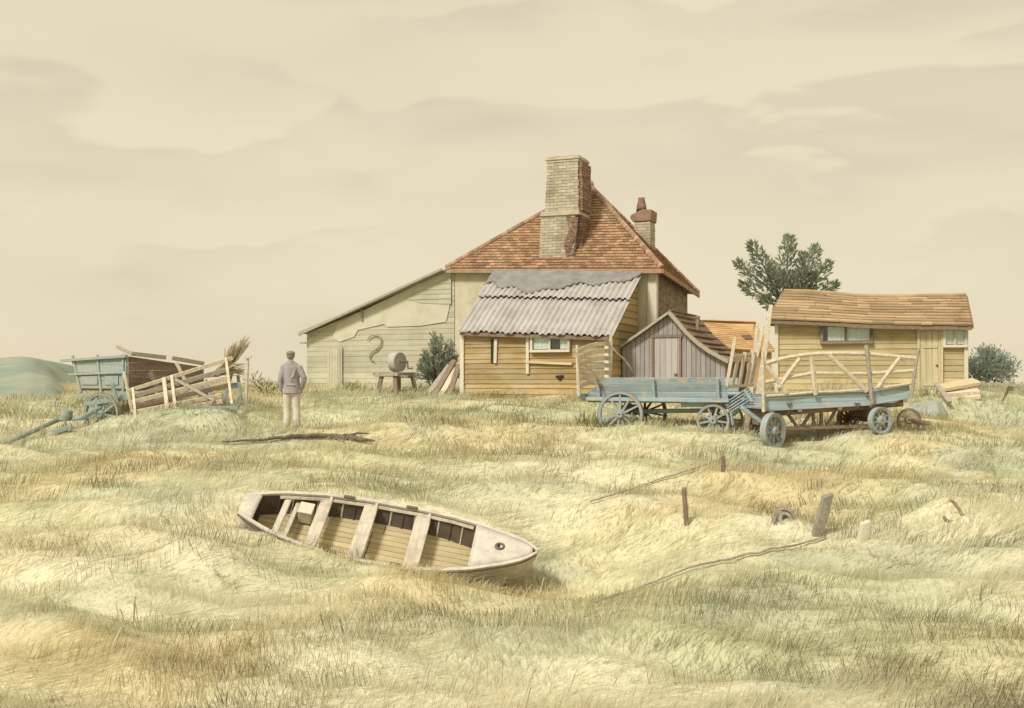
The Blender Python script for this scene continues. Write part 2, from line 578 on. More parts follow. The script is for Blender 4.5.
def in_poly(x, y, poly):
    c = np.zeros(len(x), bool)
    n = len(poly)
    for i in range(n):
        x0, y0 = poly[i]; x1, y1 = poly[(i+1) % n]
        if y0 == y1: continue
        t = ((y0 > y) != (y1 > y)) & (x < (x1-x0)*(y-y0)/(y1-y0)+x0)
        c ^= t
    return c


# ------------------------------------------------------------------ cladding
def clip(poly, ax, lo, hi):
    for sgn, lim in ((1, lo), (-1, -hi)):
        out = []
        n = len(poly)
        for i in range(n):
            p, q = poly[i], poly[(i+1) % n]
            a, b = p[ax]*sgn - lim, q[ax]*sgn - lim
            if a >= 0: out.append(p)
            if (a < 0) != (b < 0):
                t = a/(a-b)
                out.append((p[0]+(q[0]-p[0])*t, p[1]+(q[1]-p[1])*t))
        poly = out
        if len(poly) < 3: return []
    return poly


def clad(mb, poly, to3, step, axis=1, lift=.02, thick=.02, seg=None, jit=0.0, gap=0.0):
    """boards / tiles / slats laid in courses over a 2D outline.
    axis=1: boards run along a and step along b; to3(a, b, off) gives the 3D point"""
    lo = min(p[axis] for p in poly); hi = max(p[axis] for p in poly)
    oa = 1 - axis
    i = 0
    b0 = lo
    while b0 < hi - 1e-4:
        st = step * (1 + random.uniform(-jit, jit))
        b1 = min(hi, b0 + st)
        strip = clip(poly, axis, b0 + gap, b1)
        if strip:
            segs = [strip]
            if seg:
                a0 = min(p[oa] for p in strip); a1 = max(p[oa] for p in strip)
                segs = []
                a = (math.floor(a0/seg)*seg) + (seg*.5 if i % 2 else 0) - seg
                while a < a1:
                    w = seg
                    q = clip(strip, oa, a + .004, a + w - .004)
                    if q: segs.append(q)
                    a += w
            e0, e1 = random.uniform(-jit, jit) * step * .5, random.uniform(-jit, jit) * step * .5
            sa = min(p[oa] for p in strip); sb_ = max(p[oa] for p in strip)
            for q in segs:
                if seg: e0 = e1 = random.uniform(-jit, jit) * step * .9
                def sg_(p):
                    f_ = (p[axis]-b0)/max(st, 1e-6)
                    if f_ > .5 or b0 <= lo + 1e-6: return p
                    t_ = (p[oa]-sa)/max(sb_-sa, 1e-6)
                    sh_ = e0*(1-t_)+e1*t_
                    return (p[0], p[1]+sh_) if axis == 1 else (p[0]+sh_, p[1])
                q = [sg_(p) for p in q]
                dz = random.uniform(-jit, jit) * .02
                k = len(mb.v); n = len(q)
                tops = []
                for p in q:
                    f = (p[axis]-b0)/max(st, 1e-6)
                    tops.append(to3(p[0], p[1], thick + lift*(1-f) + dz))
                mb.v += [to3(p[0], p[1], 0) for p in q] + tops
                mb.f.append(tuple(range(k, k+n))[::-1]); mb.f.append(tuple(range(k+n, k+2*n)))
                for j in range(n):
                    j2 = (j+1) % n
                    mb.f.append((k+j, k+j2, k+n+j2, k+n+j))
        b0 = b1; i += 1
    return mb


def plane_map(p0, pa, pb):
    """2D frame of a sloping plane: a along p0->pa, b up the slope"""
    p0 = Vector(p0); a = (Vector(pa)-p0).normalized()
    n = a.cross(Vector(pb)-p0).normalized(); b = n.cross(a)
    return (lambda p: ((Vector(p)-p0).dot(a), (Vector(p)-p0).dot(b))), (lambda s, t, o: p0 + a*s + b*t + n*o)


def front3(v0):
    """boards on a wall facing -v at depth v0"""
    return lambda a, b, off: Vector((a, v0-off, b))


def uw(q):
    return (q[0], q[2])
# ================================================================== BUILDINGS
H = Frame(P(455, 393, 34), 22)
LOW = -0.55     # walls run on below the turf


def foot(fr, u0, u1, v0, v1):
    FOOT.append([tuple(fr.world(q)[:2]) for q in ((u0, v0, 0), (u1, v0, 0), (u1, v1, 0), (u0, v1, 0))])


# ---- farmhouse -----------------------------------------------------
house = H.thing('farmhouse', 'cream plastered farmhouse with steep red brown tiled hip roof and two chimneys', 'house')
uR = H.hit(655, 268)[0]
wL = H.hit(452, 268)[2]; wR = H.hit(655, 269)[2]
DEP = 4.0
foot(H, 0, uR, 0, DEP)
mb = MB()
mb.slab([(0, 0, LOW), (uR, 0, LOW), (uR, 0, wR - .02), (0, 0, wL - .02)], (0, DEP, 0))
mb.build('wall', 'plaster', house)
# brick side wall, bricks in courses
mb = MB()
clad(mb, [(0, LOW), (DEP, LOW), (DEP, wR - .05), (0, wR - .05)], lambda a, b, o: Vector((uR + .004 + o, a, b)), .085, 1, .006, .02, seg=.24)
mb.build('side_wall', 'brick', house)
mb = MB()
mb.slab([(uR - .3, -.03, LOW), (uR + .05, -.03, LOW), (uR + .06, -.03, wR - .1), (uR - .22, -.03, wR - .1)], (0, .2, 0))
mb.build('corner_pilaster', 'frame_pale', house, bevel=.02)
# roof
FL = H.hit(446, 268.5, -.22); FR = H.hit(662, 268.5, -.25); AP = H.hit(590, 187, 2.0)
BR = Vector((uR + .32, DEP + .3, FR.z - .38)); BL = Vector((-.3, DEP + .3, FL.z - .1))
mb = MB()
for (a, b) in ((FL, FR), (FR, BR), (BR, BL), (BL, FL)):
    to2, to3 = plane_map(a, b, AP)
    clad(mb, [to2(a), to2(b), to2(AP)], to3, .115, 1, .028, .02, seg=.19, jit=.1)
roof = mb.build('roof', 'tile', house)
# solid body under the tiles, soffit and fascia
mb = MB()
dn = Vector((0, 0, -.03))
k = len(mb.v)
mb.v += [FL + dn, FR + dn, BR + dn, BL + dn, AP + dn]
mb.f += [(0, 1, 4), (1, 2, 4), (2, 3, 4), (3, 0, 4), (3, 2, 1, 0)]
mb.build('roof_deck', 'brown_wood', roof)
mb = MB()
for a, b in ((FL, AP), (FR, AP), (BR, AP)):
    n = 26
    for i in range(n):
        p = a.lerp(b, (i + .05) / n); q = a.lerp(b, (i + 1.1) / n)
        up = Vector((0, 0, .05))
        mb.tube([p + up * .35, q + up * .7], [.095, .075], 8)
mb.ball(AP + Vector((0, 0, .08)), .13, 6)
mb.build('hip_tile', 'tile_dark', roof)
mb = MB()
mb.beam(FL + Vector((0, -.02, -.07)), FR + Vector((0, -.02, -.07)), .04, .13)
mb.beam(FR + Vector((.02, 0, -.07)), BR + Vector((.02, 0, -.07)), .04, .13)
mb.build_each('fascia', 'tile_dark', house)


def brick_prism(mb, q0, q1, v0, v1, course=.085, seg=.26):
    """tapering stack: q0 = (uL,uR,w) at the foot, q1 at the top; laid in brick courses"""
    n = max(2, int((q1[2]-q0[2])/course))
    for i in range(n):
        t0 = i/n; t1 = (i+1)/n - .1/n
        j = random.uniform(-.012, .012)
        a0 = q0[0]+(q1[0]-q0[0])*t0 - j; b0 = q0[1]+(q1[1]-q0[1])*t0 + j
        a1 = q0[0]+(q1[0]-q0[0])*t1 - j; b1 = q0[1]+(q1[1]-q0[1])*t1 + j
        w0 = q0[2]+(q1[2]-q0[2])*t0; w1 = q0[2]+(q1[2]-q0[2])*t1
        nu = max(1, round((b0 - a0) / seg)); nv_ = max(1, round((v1 - v0) / seg))
        cu = [0] + [min(1, (q + (.5 if i % 2 else 0)) / nu) for q in range(1 if i % 2 == 0 else 0, nu)] + [1]
        cv = [0] + [min(1, (q + (.5 if i % 2 == 0 else 0)) / nv_) for q in range(1 if i % 2 else 0, nv_)] + [1]
        for ia in range(len(cu) - 1):
            for ib in range(len(cv) - 1):
                s0, s1, t_0, t_1 = cu[ia] + .004, cu[ia + 1] - .004, cv[ib] + .004, cv[ib + 1] - .004
                jj = random.uniform(0, .006)
                fr_ = -jj if ib == 0 else 0
                k = len(mb.v)
                def q_(s_, t_, a, b, w, e):
                    return Vector((a + (b - a) * s_, v0 + (v1 - v0) * t_ + e, w))
                mb.v += [q_(s0, t_0, a0, b0, w0, fr_), q_(s1, t_0, a0, b0, w0, fr_), q_(s1, t_1, a0, b0, w0, 0), q_(s0, t_1, a0, b0, w0, 0),
                         q_(s0, t_0, a1, b1, w1, fr_), q_(s1, t_0, a1, b1, w1, fr_), q_(s1, t_1, a1, b1, w1, 0), q_(s0, t_1, a1, b1, w1, 0)]
                mb.f += [(k+3, k+2, k+1, k), (k+4, k+5, k+6, k+7), (k, k+1, k+5, k+4), (k+1, k+2, k+6, k+5), (k+2, k+3, k+7, k+6), (k+3, k, k+4, k+7)]


# big chimney through the front slope
vc0, vc1 = .02, 1.0
a = H.hit(538, 262, vc0); b = H.hit(573, 262, vc0); c = H.hit(541, 216, vc0); d = H.hit(575, 214, vc0)
mb = MB()
brick_prism(mb, (a[0], b[0], a[2] - .5), (c[0], d[0], c[2]), vc0, vc1 + .1)
chim = mb.build('chimney', 'stack', house)
e = H.hit(547, 163.5, vc0 + .05); f = H.hit(578, 163.5, vc0 + .05)
mb = MB()
brick_prism(mb, (c[0] + .1, d[0] + .1, c[2] + .04), (e[0], f[0], e[2]), vc0 + .05, vc1)
mb.build('upper_stack', 'stack', chim)
mb = MB()   # weathering ledge with its broken corner
for w, s in ((c[2] - .02, .05), (c[2] + .05, .02)):
    mb.slab([(c[0] + .03 - s, vc0 - s, w), (d[0] + .1 + s, vc0 - s, w), (d[0] + .1 + s, vc1 + s, w), (c[0] + .03 - s, vc1 + s, w)], (0, 0, .065))
mb.build_each('ledge', 'stack', chim, bevel=.01)
mb = MB()
w = e[2]
for s, w0, h in ((.02, 0, .07), (.05, .074, .08), (.015, .158, .04)):
    mb.slab([(e[0] - s, vc0 + .05 - s, w + w0), (f[0] + s, vc0 + .05 - s, w + w0), (f[0] + s, vc1 + s, w + w0), (e[0] - s, vc1 + s, w + w0)], (0, 0, h))
mb.build('cap', 'stack', chim, bevel=.012)
mb = MB()   # red brick side of the stack, standing proud, with a broken shoulder
brick_prism(mb, (d[0] + .105, d[0] + .21, c[2] + .12), (f[0] + .004, f[0] + .1, e[2] - .003), vc0 + .1, vc1 - .01)
mb.build('brick_side', 'stack_red', chim)
mb = MB()
brick_prism(mb, (b[0] + .004, b[0] + .2, a[2] - .4), (d[0] + .0, d[0] + .16, c[2] - .03), vc0 + .2, vc1)
mb.build('brick_side', 'stack_red', chim)
mb = MB()   # render broken away
pp = [H.hit(x, y, vc0 - .03) for x, y in ((566, 216), (578, 217), (577, 232), (571, 246), (575, 254), (566, 256), (564, 243), (569, 230))]
pp = [uw(q) for q in pp]
for quad in ((0, 1, 2, 7), (7, 2, 3, 6), (6, 3, 4, 5)):
    clad(mb, [pp[i] for i in quad], front3(vc0 - .012), .085, 1, 0, .025, seg=.12, jit=.3, gap=.006)
mb.build('bare_brick', 'stack_red', chim)
# second chimney, behind the right slope
v2 = 2.6
a = H.hit(634, 262, v2); b = H.hit(651, 262, v2); c = H.hit(634, 222, v2); d = H.hit(650, 221, v2)
mb = MB()
brick_prism(mb, (a[0], b[0], a[2]), (c[0], d[0], c[2]), v2, v2 + .6)
ch2 = mb.build('chimney', 'stack', house)
ch2['label'] = 'short grey chimney with broken red brown brick top and single pot'
mb = MB()
c2 = H.hit(630, 214, v2); d2 = H.hit(652, 209, v2)
mb.slab([(c[0] - .03, v2 - .04, c[2] + .004), (d[0] + .04, v2 - .04, c[2] + .004), (d2[0], v2 - .04, c2[2] + .1), ((c2[0] * .4 + d2[0] * .6), v2 - .04, c2[2] + .12), (c2[0] + .05, v2 - .04, c2[2] - .02), (c2[0], v2 - .04, c2[2] - .12)], (0, .7, 0))
mb.build('cap', 'stack_red', ch2, bevel=.02)
mb = MB()
pc = H.hit(641.5, 209, v2 + .3); pt = H.hit(640.5, 198, v2 + .3)
mb.lathe([(.17, -.1), (.15, .1), (.1, .3), (.115, pt.z - pc.z), (.08, pt.z - pc.z), (.08, 0)], pc, UP, 14)
mb.build('pot', 'stack_red', ch2, smooth=True)

# ---- boarded side wing (left) --------------------------------------
wing = H.thing('barn_wing', 'low olive boarded barn wing sloping down to the left of the farmhouse', 'barn')
tl = H.hit(307, 333); tr = H.hit(452, 267.5); bl = H.hit(309, 392)
foot(H, tl[0], 0, 0, DEP)
tr = Vector((-.01, 0, tr.z - .12))
mb = MB()
mb.slab([(tl[0] + .04, .012, LOW), (-.012, .012, LOW), (-.012, .012, tr.z), (tl[0] + .04, .012, tl.z)], (0, DEP - .2, 0))
mb.build('wall_frame', 'brown_wood', wing)
mb = MB()
clad(mb, [(tl[0], LOW), (-.015, LOW), (-.015, tr.z - .01), (tl[0], tl.z - .02)], front3(.01), .165, 1, .010, .012, jit=.12)
mb.build('wall', 'wing_board', wing)
mb = MB()
pl = [(338, 323), (372, 306), (418, 284), (451, 270), (451, 300), (446, 322), (420, 326), (387, 327), (384, 324), (372, 327), (358, 330), (354, 337), (340, 342), (332, 338)]
mb.slab([H.hit(x, y, -.036) for x, y in pl], (0, .02, 0))
mb.build('plaster_patch', 'wing_plaster', wing, bevel=.006)
mb = MB()   # upper right boards lying over the plaster
pl = [(398, 296), (451, 272), (451, 300), (440, 301), (430, 306), (420, 302), (408, 303)]
clad(mb, [uw(H.hit(x, y, -.05)) for x, y in [(404, 298), (451, 276), (451, 304), (420, 303)]], front3(-.037), .16, 1, .014, .008, jit=.1)
mb.build('upper_boards', 'wing_board', wing)
mb = MB()
s0 = Vector((tl[0] - .13, 0, tl.z - .03)); s1 = Vector((.0, 0, tr.z + .085))
sl = (s1 - s0).normalized(); nn = Vector((-sl.z, 0, sl.x))
mb.slab([s0 + Vector((0, -.28, 0)), s1 + Vector((0, -.28, 0)), s1 + Vector((0, -.28, 0)) + nn * .05, s0 + Vector((0, -.28, 0)) + nn * .05], (0, DEP + .5, 0))
rw = mb.build('roof', 'grey_wood', wing)
mb = MB()
mb.beam(s0 + Vector((0, -.32, -.04)), s1 + Vector((-.3, -.32, -.04)), .05, .085)
mb.build_each('barge_board', 'grey_wood', rw, bevel=.01)
mb = MB()
for v in (-.24,):
    mb.beam((tl[0] - .2, -.1, tl.z - .33), (tl[0] + .03, -.1, tl.z - .33), .06, .05)
mb.beam(H.hit(362, 309, -.06), H.hit(362, 321, -.06), .05, .06)
mb.build_each('bracket', 'grey_wood', wing)
mb = MB()   # low door at the left
q0 = H.hit(327, 387, -.05); q1 = H.hit(341, 349, -.05)
clad(mb, [(q0[0], q0[2] - .1), (q1[0], q0[2] - .1), (q1[0], q1[2]), (q0[0], q1[2])], front3(-.035), .1, 0, 0, .02, gap=.006)
dr = mb.build('door', 'wing_board', wing)
mb = MB()
mb.beam((q1[0] + .03, -.05, q0[2] - .1), (q1[0] + .03, -.05, q1[2] + .06), .04, .03, up=(0, 1, 0))
mb.build('frame', 'wing_board', dr)
mb = MB()   # the S shaped iron wall tie
mb.tube([H.hit(x, y, -.075) for x, y in ((367.5, 340), (369.5, 336.5), (374, 334.6), (379, 336), (381.3, 340), (380.6, 345), (376.5, 349), (371.5, 352), (369.2, 356), (370.6, 360), (374.5, 361.6))], [.014, .02, .024, .024, .024, .024, .024, .024, .022, .018, .012], 8)
ti = mb.build('wall_tie', 'grey_wood', wing, smooth=True)
mb = MB()
mb.tube([H.hit(376.5, 349, -.09), H.hit(376.5, 349, .0)], .02, 6)
mb.build('bolt', 'iron', ti)

# ---- lean-to with corrugated roof -----------------------------------
VL = -2.7
lean = H.thing('lean_to', 'yellow brown boarded lean-to with corrugated iron roof against the farmhouse', 'lean-to')
A = H.hit(464, 331, VL); B = H.hit(611, 336, VL)
C0 = H.hit(497, 269, -.06); D0 = H.hit(640, 272, -.06)
uA, uB = A[0], B[0]
foot(H, uA, uB, VL, 0)
mb = MB()
wb = LOW - .15
mb.slab([(uA + .03, VL + .03, wb), (uB - .03, VL + .03, wb), (uB - .03, VL + .03, B.z - .1), (uA + .03, VL + .03, A.z - .1)],
        [Vector((0, -VL - .08, 0)), Vector((0, -VL - .08, 0)), Vector((0, -VL - .08, D0.z - B.z - .12)), Vector((0, -VL - .08, C0.z - A.z - .12))])
mb.build('wall_frame', 'brown_wood', lean)
mb = MB()
clad(mb, [(uA, wb), (uB, wb), (uB, B.z - .06), (uA, A.z - .06)], front3(VL + .025), .14, 1, .022, .012, jit=.15)
mb.build('wall', 'yboard', lean)
mb = MB()
clad(mb, [(VL + .03, wb), (-.05, wb), (-.05, D0.z - .14), (VL + .03, B.z - .1)], lambda a, b, o: Vector((uB - .028 + o, a, b)), .2, 1, .03, .012, jit=.12)
mb.build('side_wall', 'yboard_side', lean)
mb = MB()
for x in (462.5, 607):
    q = H.hit(x, 360, VL)
    mb.beam((q[0], VL - .03, wb), (q[0], VL - .03, A.z - .1), .12, .05, up=(0, 1, 0))
q = H.hit(528, 360, VL)
mb.beam((q[0], VL - .04, H.hit(528, 374, VL).z), (q[0], VL - .04, A.z - .12), .09, .04, up=(0, 1, 0))
mb.build_each('corner_board', 'frame_pale', lean, bevel=.008)
mb = MB()   # hole where boards have broken away
p = H.hit(557, 381, VL - .03); q = H.hit(563, 375, VL - .03)
mb.slab([(p[0], VL - .018, p[2] + .05), (p[0] + .1, VL - .018, p[2]), (q[0] + .03, VL - .018, q[2] - .06), (q[0], VL - .018, q[2]), (p[0] - .06, VL - .018, q[2] - .02)], (0, .008, 0))
mb.build('broken_hole', 'dark', lean)
mb = MB()   # sill rail across the front
p, q = H.hit(527, 362, VL - .05), H.hit(572, 364, VL - .05)
mb.beam(p, q, .06, .07)
mb.build('rail', 'ypale', lean, bevel=.006)


def window(fr, parent, x0, y0, x1, y1, v, nm='frame_pale', panes=2, fw=.07, curtains=((.0, .55),), dark=True):
    """framed window standing proud of a wall at depth v"""
    p = fr.hit(x0, y1, v); q = fr.hit(x1, y0, v)
    u0, w0, u1, w1 = p[0], p[2], q[0], q[2]
    mb = MB()
    mb.beam((u0 - fw, v - .03, w1 + fw / 2), (u1 + fw, v - .03, w1 + fw / 2), .09, fw)
    mb.beam((u0 - fw, v - .045, w0 - fw / 2), (u1 + fw, v - .045, w0 - fw / 2), .13, fw)
    for u in [u0 - fw / 2] + [u0 + (u1 - u0) * i / panes for i in range(1, panes)] + [u1 + fw / 2]:
        ww = fw if (u < u0 or u > u1) else fw * .6
        mb.beam((u, v - .028, w0), (u, v - .028, w1), ww, .08, up=(0, 1, 0))
    f = mb.build('window', nm, parent, bevel=.005)
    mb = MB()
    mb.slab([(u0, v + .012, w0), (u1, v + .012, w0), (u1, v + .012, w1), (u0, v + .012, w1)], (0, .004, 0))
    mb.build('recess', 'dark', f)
    mb = MB()
    for a, b in curtains:
        ua, ub = u0 + (u1 - u0) * a, u0 + (u1 - u0) * b
        n = max(4, int((ub - ua) / .03))
        rows = [[(ua + (ub - ua) * i / n, v + .0 + .008 * math.sin(i * 1.7), w) for i in range(n + 1)] for w in (w0 + .02, (w0 + w1) / 2, w1 - .01)]
        mb.grid(rows)
    if curtains:
        mb.build_each('curtain', 'curtain', f, recalc=False)
    mb = MB()
    mb.slab([(u0, v - .018, w0), (u1, v - .018, w0), (u1, v - .018, w1), (u0, v - .018, w1)], (0, .004, 0))
    mb.build('pane', 'glass', f)
    return f


window(H, lean, 533, 337, 568, 350, VL - .04, curtains=((.02, .46), (.78, .98)))
mb = MB()   # narrow white batten beside a dark slot
p = H.hit(494, 363, VL - .03); q = H.hit(498, 339, VL - .03)
mb.slab([(p[0] - .1, VL - .022, p[2]), (p[0] - .01, VL - .022, p[2]), (p[0] - .01, VL - .022, q[2]), (p[0] - .1, VL - .022, q[2])], (0, .012, 0))
sl_ = mb.build('slot', 'dark', lean)
mb = MB()
mb.beam((p[0] + .04, VL - .04, p[2]), (p[0] + .06, VL - .04, q[2]), .09, .05, up=(0, 1, 0))
mb.build('batten', 'frame_pale', sl_)


def corrugate(mb, a, b, c, d, nw, amp, sag=0.0, edge=0.0):
    """sheet with corners a (low left) b (low right) c (high left) d (high right)"""
    nu = nw * 8; nvv = 10
    nrm = (b - a).cross(c - a).normalized()
    rows = []
    for j in range(nvv + 1):
        t = j / nvv; row = []
        for i in range(nu + 1):
            s = i / nu
            p = a.lerp(b, s).lerp(c.lerp(d, s), t)
            rag = (math.sin(s * 23) * .4 + math.sin(s * 57 + 1) * .6) * edge * (1 - t)
            row.append(p + nrm * (amp * math.sin(2 * math.pi * s * nw) + sag * math.sin(math.pi * t) * math.sin(s * 9)) + (a - c).normalized() * rag)
        rows.append(row)
    mb.grid(rows)


mb = MB()
ov = Vector((0, -.22, 0))
eL, eR = Vector((uA - .1, VL - .25, A.z + .02)), Vector((uB + .12, VL - .25, B.z + .02))
rL, rR = Vector((C0[0] - .02, -.08, C0.z)), Vector((D0[0] + .12, -.08, D0.z + .02))
n_ = (eR - eL).cross(rL - eL).normalized()
mL, mR = eL.lerp(rL, .52), eR.lerp(rR, .52)
corrugate(mb, eL - n_ * .03, eR - n_ * .03, mL + (rL - eL) * .03 - n_ * .03, mR + (rR - eR) * .03 - n_ * .03, 27, .032, .012, .05)
corrugate(mb, mL + n_ * .05, mR + n_ * .05, rL, rR, 27, .032, .012, .04)
lroof = mb.build('roof', 'tin', lean, smooth=True, recalc=False, solid=.012)
mb = MB()   # felt over the top left of the sheets, its dark grey painting in a shadow
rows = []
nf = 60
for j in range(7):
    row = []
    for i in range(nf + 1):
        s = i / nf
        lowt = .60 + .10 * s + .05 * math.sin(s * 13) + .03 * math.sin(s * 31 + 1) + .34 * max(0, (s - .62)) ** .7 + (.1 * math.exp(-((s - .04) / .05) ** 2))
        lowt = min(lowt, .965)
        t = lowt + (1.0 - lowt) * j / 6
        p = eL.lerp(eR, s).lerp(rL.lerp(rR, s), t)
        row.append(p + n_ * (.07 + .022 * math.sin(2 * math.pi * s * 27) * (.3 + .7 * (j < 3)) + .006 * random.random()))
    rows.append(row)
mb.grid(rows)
mb.build('felt_shade_patch', 'felt', lroof, smooth=True, recalc=False, solid=.02)
mb = MB()
mb.beam(eL + Vector((.05, .1, -.1)), eR + Vector((-.1, .1, -.1)), .06, .1)
mb.beam(eR + Vector((-.12, .06, -.06)), rR + Vector((-.12, 0, -.1)), .05, .1)
mb.build_each('barge_board', 'brown_wood', lroof)

# ---- grey gabled shed ------------------------------------------------
S = Frame(P(620, 402, 30.2), 25)
shed = S.thing('gabled_shed', 'small mauve grey vertical boarded shed with brown swept roof and plank door', 'shed')
prof = [S.hit(x, y) for x, y in ((621, 347), (646, 330), (671, 312), (678, 320), (688, 332), (700, 343), (712, 351.5), (726, 359))]
foot(S, prof[0][0], prof[-1][0], 0, 2.4)
out = [(prof[0][0] + .03, -.5)] + [(p[0], p[2] - .05) for p in prof[0:1]] + [(p[0], p[2] - .05) for p in prof[1:]] + [(prof[-1][0], -.5)]
out = [(out[0][0], -.5)] + [(max(p[0], out[0][0]), p[1]) for p in out[1:-1]] + [(prof[-1][0], -.5)]
mb = MB()
clad(mb, out, front3(0), .13, 0, .0, .022, gap=.012)
mb.build('wall', 'mauve', shed)
mb = MB()
mb.slab([(a_, .004, b_ - .02) for a_, b_ in out], (0, 2.38, 0))
mb.build('wall_core', 'brown_wood', shed)
mb = MB()
top = [Vector((p[0], 0, p[2])) for p in prof]
top[0] = top[0] + (top[0] - top[1]) * .2; top[-1] = top[-1] + (top[-1] - top[-2]) * .25
rows = [[p + Vector((0, v, -.03 * math.sin(v * 1.6) + .012 * math.sin(i * 3 + v * 5))) for i, p in enumerate(top)] for v in (-.14, .3, .8, 1.3, 1.8, 2.5)]
mb.grid(rows)
sr = mb.build('roof', 'brown_roof', shed, recalc=False, solid=.06)
mb = MB()   # tile battens lying on the right slope
for k_ in range(8):
    t = k_ / 8
    i = 2 + t * (len(top) - 3.05)
    i0 = int(i); fq = i - i0
    p = top[i0].lerp(top[i0 + 1], fq)
    mb.beam(p + Vector((0, -.1, .045)), p + Vector((0, 2.48, .03)), .09, .03)
mb.build_each('roof_course', 'brown_roof', sr)
mb = MB()
for i in range(2, len(top) - 1):
    mb.beam(top[i] + Vector((0, -.2, -.02)), top[i + 1] + Vector((0, -.2, -.02)) + (top[i+1]-top[i]) * .04, .05, .1)
for i in range(0, 2):
    mb.beam(top[i] + Vector((0, -.2, -.02)), top[i + 1] + Vector((0, -.2, -.02)), .05, .07)
mb.build_each('barge_board', 'grey_wood', sr, bevel=.008)
mb = MB()
p = S.hit(697.5, 336, 1.2); q = S.hit(697.5, 318, 1.2)
mb.lathe([(.055, -.1), (.055, q.z - p.z), (.075, q.z - p.z), (.075, q.z - p.z + .05), (.035, q.z - p.z + .05), (.035, -.1)], p, UP, 10)
mb.build('flue_pipe', 'rust', shed, smooth=False)
mb = MB()
p = S.hit(654.5, 402, -.03); q = S.hit(679, 337.5, -.03)
clad(mb, [(p[0], -.4), (q[0], -.4), (q[0], q[2]), (p[0], q[2])], front3(-.026), .16, 0, 0, .02, gap=.008)
dr = mb.build('door', 'door_mauve', shed)
mb = MB()
mb.beam((p[0] - .1, -.05, q[2] + .04), (q[0] + .1, -.05, q[2] + .04), .05, .07)
mb.beam((p[0] - .04, -.05, -.4), (p[0] - .04, -.05, q[2]), .06, .05, up=(0, 1, 0))
mb.beam((q[0] + .04, -.05, -.4), (q[0] + .04, -.05, q[2]), .06, .05, up=(0, 1, 0))
mb.build('frame', 'brown_wood', dr)
mb = MB()
mb.beam((q[0] - .12, -.07, .75), (q[0] - .04, -.07, .75), .03, .05)
mb.build('latch', 'iron', dr)

# ---- orange roofed barn far behind -----------------------------------
OB = Frame(P(700, 392, 41), -4)
ob = OB.thing('far_barn', 'low barn with bright orange roof half hidden behind the grey shed', 'barn')
e0 = OB.hit(694, 347, -.2); e1 = OB.hit(776, 352, -.2); r0 = OB.hit(703, 323, 1.6); r1 = OB.hit(752, 322, 1.6)
r1 = Vector((e1[0] - .2, 1.6, r1.z)); 
foot(OB, e0[0], e1[0], 0, 3.2)
mb = MB()
mb.slab([(e0[0] + .1, 0, -.6), (e1[0] - .1, 0, -.6), (e1[0] - .1, 0, e1.z), (e0[0] + .1, 0, e0.z)], (0, 3.2, 0))
mb.build('wall', 'orange', ob)
mb = MB()
to2, to3 = plane_map(e0, e1, r0)
clad(mb, [to2(e0), to2(e1), to2(r1), to2(r0)], to3, .16, 1, .02, .03, seg=.6, jit=.1)
b0_, b1_ = Vector((e0[0], 3.4, e0.z)), Vector((e1[0], 3.4, e1.z))
to2, to3 = plane_map(b1_, b0_, r1)
clad(mb, [to2(b1_), to2(b0_), to2(r0), to2(r1)], to3, .16, 1, .02, .03)
rf = mb.build('roof', 'orange', ob)
mb = MB()
mb.slab([(e0[0] + .1, .05, e0.z - .02), (e0[0] + .1, 3.15, e0.z - .02), (r0[0], 1.6, r0.z - .02)], (r1[0] - r0[0] - .1, 0, 0))
mb.build('gable', 'orange', rf)
mb = MB()
to2, to3 = plane_map(e0, e1, r0)
pp = [to2(OB.hit(x, y, .55)) for x, y in ((743, 331), (752, 329), (752, 343), (744, 345))]
for i in range(4):
    t = i / 4
    a_ = to3(pp[0][0] * (1 - t) + pp[3][0] * t, pp[0][1] * (1 - t) + pp[3][1] * t, .08)
    b_ = to3(pp[1][0] * (1 - t) + pp[2][0] * t, pp[1][1] * (1 - t) + pp[2][1] * t, .08)
    mb.beam(a_, b_, .1, .05)
mb.build('vent', 'brown_roof', rf)

# ---- yellow hut (right) ----------------------------------------------
T = Frame(P(775, 397, 30), 14)
hut = T.thing('boarded_hut', 'long yellow weatherboarded hut with sagging brown shingled roof', 'hut')
uE = T.hit(967, 350)[0]
wt0 = T.hit(775, 321)[2]; wt1 = T.hit(967, 325)[2]
foot(T, 0, uE, 0, 3.2)
mb = MB()
mb.slab([(.03, .03, -.6), (uE - .03, .03, -.6), (uE - .03, .03, wt1), (.03, .03, wt0)], (0, 3.1, 0))
mb.build('wall_frame', 'brown_wood', hut)
mb = MB()
clad(mb, [(0, -.6), (uE, -.6), (uE, wt1 - .02), (0, wt0 - .02)], front3(.026), .155, 1, .018, .012, jit=.12)
mb.build('wall', 'hut', hut)
mb = MB()
clad(mb, [(.03, -.6), (3.13, -.6), (3.13, wt0 - .02), (.03, wt0 - .02)], lambda a, b, o: Vector((.028 - o, a, b)), .155, 1, .018, .012)
mb.build('end_wall', 'hut', hut)
mb = MB()
clad(mb, [(.03, -.6), (3.13, -.6), (3.13, wt1 - .02), (.03, wt1 - .02)], lambda a, b, o: Vector((uE - .028 + o, a, b)), .155, 1, .018, .012)
mb.build('end_wall', 'hut', hut)
mb = MB()
for x in (776.5, 966):
    q = T.hit(x, 350)
    mb.beam((q[0], -.03, -.6), (q[0], -.03, wt0 - .05), .1, .05, up=(0, 1, 0))
mb.build_each('corner_board', 'frame_pale', hut, bevel=.006)
eav = [T.hit(x, y, -.32) for x, y in ((768, 319), (800, 320.2), (835, 321.8), (862, 323.6), (890, 324.4), (920, 324.8), (948, 325), (972, 325.5))]
